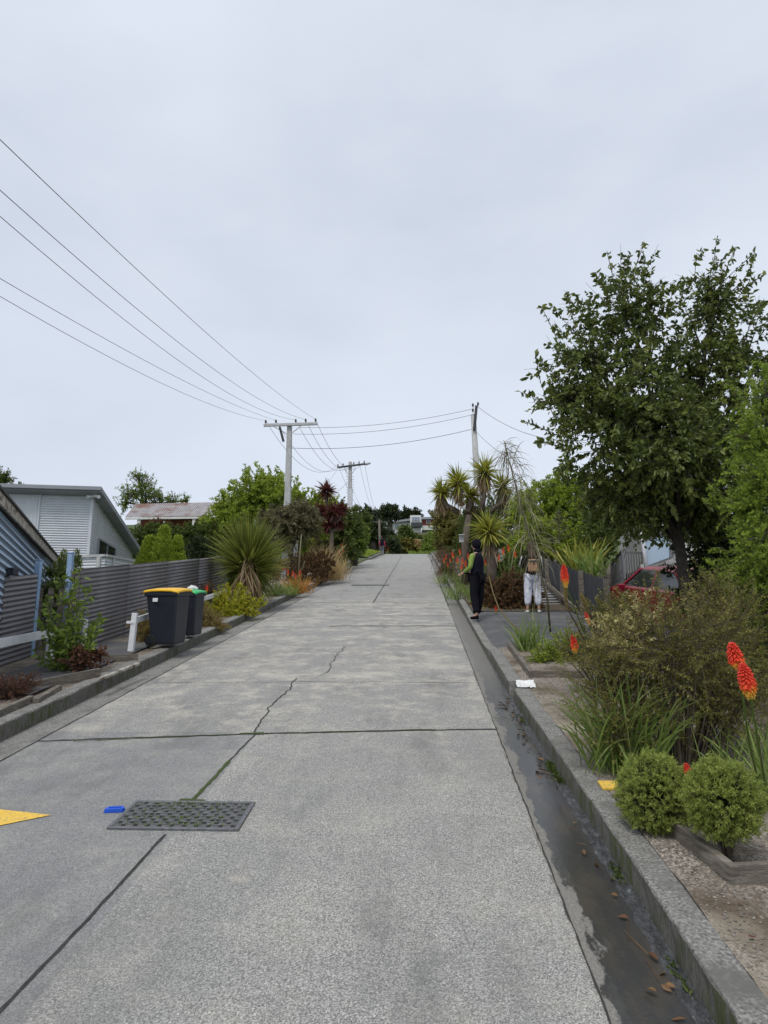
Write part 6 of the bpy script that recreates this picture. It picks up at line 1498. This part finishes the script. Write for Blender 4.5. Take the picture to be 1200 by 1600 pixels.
bigtree('feathery_tree', 'sparse grey-green feathery tree behind the rusty-roofed house', 56, [(222, 755, 0, 20, 70), (207, 770, 0, 20, 60), (232, 775, 0, 22, 80), (250, 785, 0, 16, 60), (215, 742, 0, 9, 20), (270, 783, 0, 12, 40), (195, 785, 0, 14, 40), (290, 782, 1, 9, 24)], 'l_green', ((228, 840), (225, 790)), per=14, leafL=.17, leafW=.06, spread=.9)
bigtree('leafy_tree', 'green tree top showing over the grey house roof at the left edge', 38, [(5, 748, 0, 14, 50), (25, 762, 0, 10, 30), (-15, 750, 0, 18, 50)], 'l_mid', ((0, 860), (0, 780)), per=20)
# low hedge, grasses along the left kerb
shrub('clipped_brown_hedge', 'clipped dark brown box-shaped hedge on the left verge', 'hedge', [Wb(x_, 882 , 28.5, 22, 160, (1, 1, .95)) for x_ in (472, 488, 504)] + [Wb(x_, 895, 28, 20, 80) for x_ in (474, 496)], 'l_brown', twig_L=.2, per=50, leafL=.06, leafW=.018, ground=gz, lump=.05, upb=.8)
p = W(518, 888, 29.5); p.z = gz(p.x, p.y); t = empty('tan_grass_bush', tuple(p), 'feathery tan grass clump at the end of the brown hedge', 'grass clump'); clump(t, p, 500, 1.15, .018, mat='l_tan', droop=.7, rad=.3, spread=.55, seg=4)
clump(t, W(505, 885, 30), 200, 1.2, .018, mat='l_tan', droop=.7, rad=.35, spread=.5, seg=4, name='seed_leaves')
p = W(466, 910, 23); p.z = gz(p.x, p.y); t = empty('orange_grass_clump', tuple(p), 'orange-tinted grass clump beside the kerb in front of the brown hedge', 'grass clump'); clump(t, p, 220, .75, .02, mat='l_orange', droop=.8, rad=.2, spread=.7)
p = W(438, 918, 22); p.z = gz(p.x, p.y); t = empty('grey_green_clump', tuple(p), 'grey-green strappy clump at the base of the striped pole', 'grass clump'); clump(t, p, 160, .6, .02, droop=.9, rad=.25, spread=.7)
poker_group(455, 910, 22.5, [(457, 895), (462, 899), (468, 894), (450, 893)], 'small pokers with coral spikes beside the orange grass clump', n=30, L=.4)
poker_group(535, 868, 40, [(534, 850), (537, 858), (531, 862)], 'distant pokers on the left beside the grass verge', n=30, L=.5)
poker_group(604, 858, 80, [(607, 852), (605, 856)], 'tiny red pokers at the crest beside the hiker', n=16, L=.6)
shrub('low_bush', 'low bush and pale stems between the cabbage tree and the pole', 'shrub', [Wb(425, 895, 21.5, 16, 80), Wb(438, 880, 24, 14, 60)], 'l_ochre', twig_L=.3, per=22, leafL=.06, leafW=.02, ground=gz)
# thin stake and young tree by the brown hedge
mb = MB(); mb.tube([W(466, 905, 25.5), W(469, 860, 25.6), W(471, 835, 25.7)], [.03, .025, .02], 6); mb.tube([W(467, 895, 25.5), W(474, 886, 25.5), W(476, 876, 25.5)], [.02, .014, .01], 5)
tag(mb.build('bare_stem', 'l_lance', smooth=True), 'thin bare pale stem with one side twig in front of the brown hedge', 'stem')
mb = MB()
for k in range(5): mb.box(W(462 + 4 * 0, 0, 30) if False else W(455 + 2.2 * k, 880, 31), (.06, .04, 2.0))
tag(mb.build('pale_fence', 'armwood'), 'pale upright timber slats just behind the nearest left pole', 'fence')

# ================================================================ PEOPLE
def skin(name, verts, edges, radii, mat, parent, sub=2, smooth=True):
    me = bpy.data.meshes.new(name); me.from_pydata(verts, edges, []); o = link(name, me, mat, parent)
    s = o.modifiers.new('skin', 'SKIN'); s.use_smooth_shade = True
    for i, r in enumerate(radii):
        r = (r, r) if not hasattr(r, '__len__') else r; me.skin_vertices[0].data[i].radius = r
    me.skin_vertices[0].data[0].use_root = True
    o.modifiers.new('sub', 'SUBSURF').levels = sub; o.modifiers['sub'].render_levels = sub
    return o
def chain(lst):
    """lst: list of chains; a chain is a list of (point, radius) or an int index to join at"""
    V, E, R = [], [], []
    for ch in lst:
        prev = None
        for it in ch:
            if isinstance(it, int): prev = it; continue
            V.append(it[0]); R.append(it[1]); i = len(V) - 1
            if prev is not None: E.append((prev, i))
            prev = i
    return V, E, R
def person(loc, rz_, label, pose, group=None):
    t = empty('person', loc, label, 'person', group); t.rotation_euler = (0, 0, rz_)
    p = pose; R = []
    # 0 pelvis 1 waist 2 chest 3 neckbase 4 neck 5 skull low 6 skull 7 crown
    spine = [((0, 0, .93), (.13, .10)), ((0, .0, 1.08), (.115, .09)), ((0, -.01, 1.28), (.135, .10)), ((0, -.01, 1.42), (.07, .06)), ((0, .005, 1.50), .052), ((0, .015, 1.57), (.066, .072)), ((0, .012, 1.65), (.076, .088)), ((0, .0, 1.72), (.052, .06))]
    hx, hy = p.get('head', (0, 1)); hd = Vector((hx, hy, 0)).normalized()
    chs = [spine]
    n = 8
    arms = {}
    for s, key in ((-1, 'L'), (1, 'R')):
        sh, el, wr = (Vector(v) for v in p['arm' + key]); d = (wr - el).normalized(); pal = wr + d * .05; 
        c = [2, (tuple(Vector((s * .10, -.01, 1.38))), .055), (tuple(sh), .052), (tuple(sh.lerp(el, .5)), .045), (tuple(el), .037), (tuple(el.lerp(wr, .5)), .033), (tuple(wr), .024), (tuple(pal), (.034, .018)), (tuple(pal + d * .045), (.034, .014))]
        chs.append(c); tip = n + 7; n += 8
        sd = d.cross(Vector((0, 1, 0))).normalized() if abs(d.y) < .9 else Vector((1, 0, 0)); cu = sd.cross(d)
        for k, (off, ln) in enumerate(((-.027, .055), (-.009, .065), (.009, .062), (.027, .048))):
            b0 = pal + d * .065 + sd * off; chs.append([tip, (tuple(b0), .009), (tuple(b0 + d * ln * .5 + cu * .008), .008), (tuple(b0 + d * ln * .9 + cu * .03), .006)]); n += 3
        b0 = wr + d * .035 + sd * -.035; chs.append([tip - 1, (tuple(b0), .011), (tuple(b0 + d * .03 + sd * -.018), .009), (tuple(b0 + d * .055 + sd * -.014), .007)]); n += 3
    for s, key in ((-1, 'L'), (1, 'R')):
        hp, kn, an = (Vector(v) for v in p['leg' + key]); toe = Vector(p.get('toe' + key, (0, 1, 0))).normalized()
        chs.append([0, (tuple(hp), .088), (tuple(hp.lerp(kn, .5)), .078), (tuple(kn), .056), (tuple(kn.lerp(an, .4)), .056), (tuple(an), .036), (tuple(an + Vector((0, 0, -.05)) + toe * .05), .035), (tuple(an + Vector((0, 0, -.065)) + toe * .15), (.04, .022))]); n += 7
    nose = Vector((0, .012, 1.635)) + hd * .092
    chs.append([6, (tuple(nose), .012)])
    V, E, Rr = chain(chs); body = skin('body', V, E, Rr, 'skin', t)
    def garment(name, mat, chains, sub=2):
        V, E, Rr = chain(chains); return skin(name, V, E, Rr, mat, t, sub)
    for s, key in ((-1, 'L'), (1, 'R')):
        sh, el, wr = (Vector(v) for v in p['arm' + key]); garment('sleeve', p['sleeve'], [[((s * .13, -.01, 1.385), .066), (tuple(sh), .068), (tuple(sh.lerp(el, .5)), .060), (tuple(el), .052), (tuple(el.lerp(wr, .5)), .048), (tuple(el.lerp(wr, .93)), .040)]])
    garment('jacket', p['top'], [[((0, 0, .86), (.19, .15)), ((0, 0, .98), (.19, .15)), ((0, 0, 1.12), (.185, .145)), ((0, -.01, 1.28), (.205, .15)), ((0, -.01, 1.39), (.18, .12)), ((0, -.005, 1.45), (.08, .08))]])
    hem = p.get('hem', .96)
    legs = [[((0, 0, .93), (.15, .12))]]
    for s, key in ((-1, 'L'), (1, 'R')):
        hp, kn, an = (Vector(v) for v in p['leg' + key]); a2 = kn.lerp(an, hem); k = p.get('legw', 1)
        legs.append([0, (tuple(hp), .105 * k), (tuple(hp.lerp(kn, .5)), .095 * k), (tuple(kn), .078 * k), (tuple(kn.lerp(an, .45)), .072 * k), (tuple(a2), .058 * k)])
        toe = Vector(p.get('toe' + key, (0, 1, 0))).normalized()
        garment('shoe', p['shoe'], [[(tuple(an + Vector((0, 0, -.05)) - toe * .04), (.045, .045)), (tuple(an + Vector((0, 0, -.062)) + toe * .06), (.05, .036)), (tuple(an + Vector((0, 0, -.07)) + toe * .17), (.046, .026))]])
    garment('trousers', p['trousers'], legs)
    def ell(name, c, r, mat, sub=3, noise_=0, cut=None):
        bm = bmesh.new(); bmesh.ops.create_icosphere(bm, subdivisions=sub, radius=1)
        for v in bm.verts: v.co = Vector((v.co.x * r[0], v.co.y * r[1], v.co.z * r[2])) * (1 + noise_ * mnoise.noise(v.co * 4)) + Vector(c)
        me = bpy.data.meshes.new(name); bm.to_mesh(me); bm.free(); return link(name, me, mat, t, smooth=True)
    return t, ell, garment
# man in vest: stands at the kerb, looking left across the street
p = G(747, 967, .13); pz = base(p.y) + .135
pose = dict(armL=((-.19, .0, 1.37), (-.25, .02, 1.10), (-.17, .24, 1.02)), armR=((.19, .0, 1.37), (.23, .02, 1.10), (.16, .22, 1.04)),
            legL=((-.09, 0, .90), (-.09, .04, .50), (-.12, -.05, .085)), legR=((.09, 0, .90), (.11, .0, .50), (.13, .10, .085)), toeL=(-.1, 1, 0), toeR=(.1, 1, 0), top='navy', sleeve='lime', trousers='black', shoe='black', head=(-.3, 1), legw=1.2)
t, ell, gar = person((p.x, p.y, pz), math.radians(55), 'man in navy vest, lime green sleeves and black beanie standing on the right kerb', pose)
ell('beanie', (0, -.008, 1.65), (.096, .112, .125), 'black'); ell('collar', (0, -.012, 1.50), (.075, .075, .07), 'navy')
mb = MB(); mb.box((0, .27, 1.04), (.16, .03, .10)); mb.build('camera', 'black', t, local=True, bevel=.01)
# woman with backpack
p = W(834, 966, 16.9); pz = base(p.y) + .14
pose = dict(armL=((-.17, .0, 1.36), (-.26, .06, 1.14), (-.12, .26, 1.30)), armR=((.17, .0, 1.36), (.22, .10, 1.12), (.10, .28, 1.28)),
            legL=((-.09, 0, .88), (-.11, .02, .48), (-.14, 0, .085)), legR=((.09, 0, .88), (.11, .02, .48), (.14, 0, .085)), toeL=(-.25, 1, 0), toeR=(.3, 1, 0), top='black', sleeve='black', trousers='print', shoe='sneaker', hem=.80, legw=1.3, head=(0, 1))
t, ell, gar = person((p.x, p.y, pz), math.radians(-4), 'woman in white patterned trousers and a black jacket with a tan backpack, seen from behind', pose); t.scale = (.95, .95, .95)
ell('hair', (0, -.02, 1.64), (.10, .115, .12), 'hair', noise_=.1); gar('long_hair', 'hair', [[((0, -.06, 1.60), (.09, .06)), ((0, -.10, 1.48), (.095, .04)), ((0, -.125, 1.36), (.08, .03)), ((0, -.13, 1.30), (.05, .02))]])
mb = MB(); mb.box((.03, -.20, 1.14), (.27, .13, .32)); bp_ = mb.build('backpack', 'tan', t, local=True, bevel=.04)
mb = MB(); mb.box((.03, -.275, 1.06), (.2, .03, .14)); mb.build('pocket', 'tan', bp_, local=True, bevel=.015)
mb = MB(); mb.box((.03, -.272, 1.25), (.27, .02, .03)); mb.box((.03, -.285, 1.20), (.03, .02, .1)); mb.build('strap', 'darkwood', bp_, local=True)
for s in (-1, 1):
    mb = MB(); sh, el, wr = (Vector(v) for v in pose['armL' if s < 0 else 'armR']); o_ = Vector((s * .062, -.0, .01)); mb.tube([sh + o_ + Vector((0, 0, .03)), sh.lerp(el, .5) + o_ * .95, el + o_ * .8], [.014, .014, .012], 6); mb.build('sleeve_stripe', 'label', t, local=True, smooth=True)
# hiker at the crest
p = G(598, 868, .0); y = 69.0; q = W(597, 868, y); pz = base(y) + .0
pose = dict(armL=((-.2, .0, 1.36), (-.27, -.02, 1.10), (-.24, .12, .95)), armR=((.2, .0, 1.36), (.27, -.02, 1.10), (.24, .14, .95)), legL=((-.09, 0, .90), (-.09, .10, .50), (-.10, .05, .10)), legR=((.09, 0, .90), (.09, .05, .50), (.10, -.20, .12)), top='pink', sleeve='pink', trousers='greyfab', shoe='black', head=(0, 1))
t, ell, gar = person((q.x, y, pz), 0, 'hiker in a pink jacket with a dark blue backpack walking away at the crest', pose)
ell('hair', (0, 0, 1.66), (.09, .10, .09), 'hair'); mb = MB(); mb.box((0, -.22, 1.25), (.36, .24, .58)); mb.build('backpack', 'navy', t, local=True, bevel=.06)
# distant walker's coat hung on the trunk: a small grey nesting box on the cabbage tree
mb = MB(); mb.box(W(721, 842, 25.2), (.16, .12, .26)); mb.box(W(721, 836, 25.1), (.2, .16, .03)); tag(mb.build('nest_box', 'armwood', bevel=.01), 'small grey box hanging on the shaggy trunk of the many-headed cabbage tree', 'box')

# ================================================================ LIGHT AND SKY
SUN_EL, SUN_AZ = math.radians(58), math.radians(200)
w = bpy.data.worlds.new('World'); scene.world = w; w.use_nodes = True
nt = w.node_tree; nn = nt.nodes; bg = nn['Background']
sky = N(nt, 'ShaderNodeTexSky', sky_type='NISHITA'); sky.sun_disc = False; sky.sun_elevation = SUN_EL; sky.sun_rotation = SUN_AZ; sky.air_density = 1.0; sky.dust_density = 3
tc = N(nt, 'ShaderNodeTexCoord'); mp = N(nt, 'ShaderNodeMapping'); mp.inputs['Scale'].default_value = (1, 1, 2.2); nt.links.new(tc.outputs['Generated'], mp.inputs['Vector'])
sp = N(nt, 'ShaderNodeSeparateXYZ'); nt.links.new(tc.outputs['Generated'], sp.inputs[0])
n1 = noise(nt, mp.outputs[0], 1.3, 6, .5, .36, .64)
n2 = noise(nt, mp.outputs[0], 5.0, 5, .55, .3, .75)
cl = mix(nt, n1, (4.5, 4.95, 5.75), (5.7, 6.15, 6.95))
cl = mix(nt, mth(nt, 'MULTIPLY', n2, .35), cl, (6.1, 6.5, 7.2))
mr = N(nt, 'ShaderNodeMapRange'); nt.links.new(sp.outputs['Z'], mr.inputs[0]); mr.inputs[1].default_value = .05; mr.inputs[2].default_value = .55; mr.inputs[3].default_value = .55; mr.inputs[4].default_value = 0
cl = mix(nt, mr.outputs[0], cl, (5.6, 6.2, 7.15))
out = mix(nt, .94, sky.outputs[0], cl)
nt.links.new(out, bg.inputs['Color']); bg.inputs['Strength'].default_value = .10
sl = bpy.data.lights.new('sun', 'SUN'); sl.energy = 1.5; sl.angle = math.radians(22); sl.color = (1, .97, .93)
so = bpy.data.objects.new('sun', sl); COL.objects.link(so)
sd = Vector((math.sin(SUN_AZ) * math.cos(SUN_EL), math.cos(SUN_AZ) * math.cos(SUN_EL), math.sin(SUN_EL)))
so.rotation_euler = sd.to_track_quat('Z', 'Y').to_euler()
vs = scene.view_settings; vs.view_transform = 'Standard'; vs.look = 'None'; vs.exposure = 0.42; vs.gamma = 1
scene.cycles.max_bounces = 6; scene.cycles.transparent_max_bounces = 4
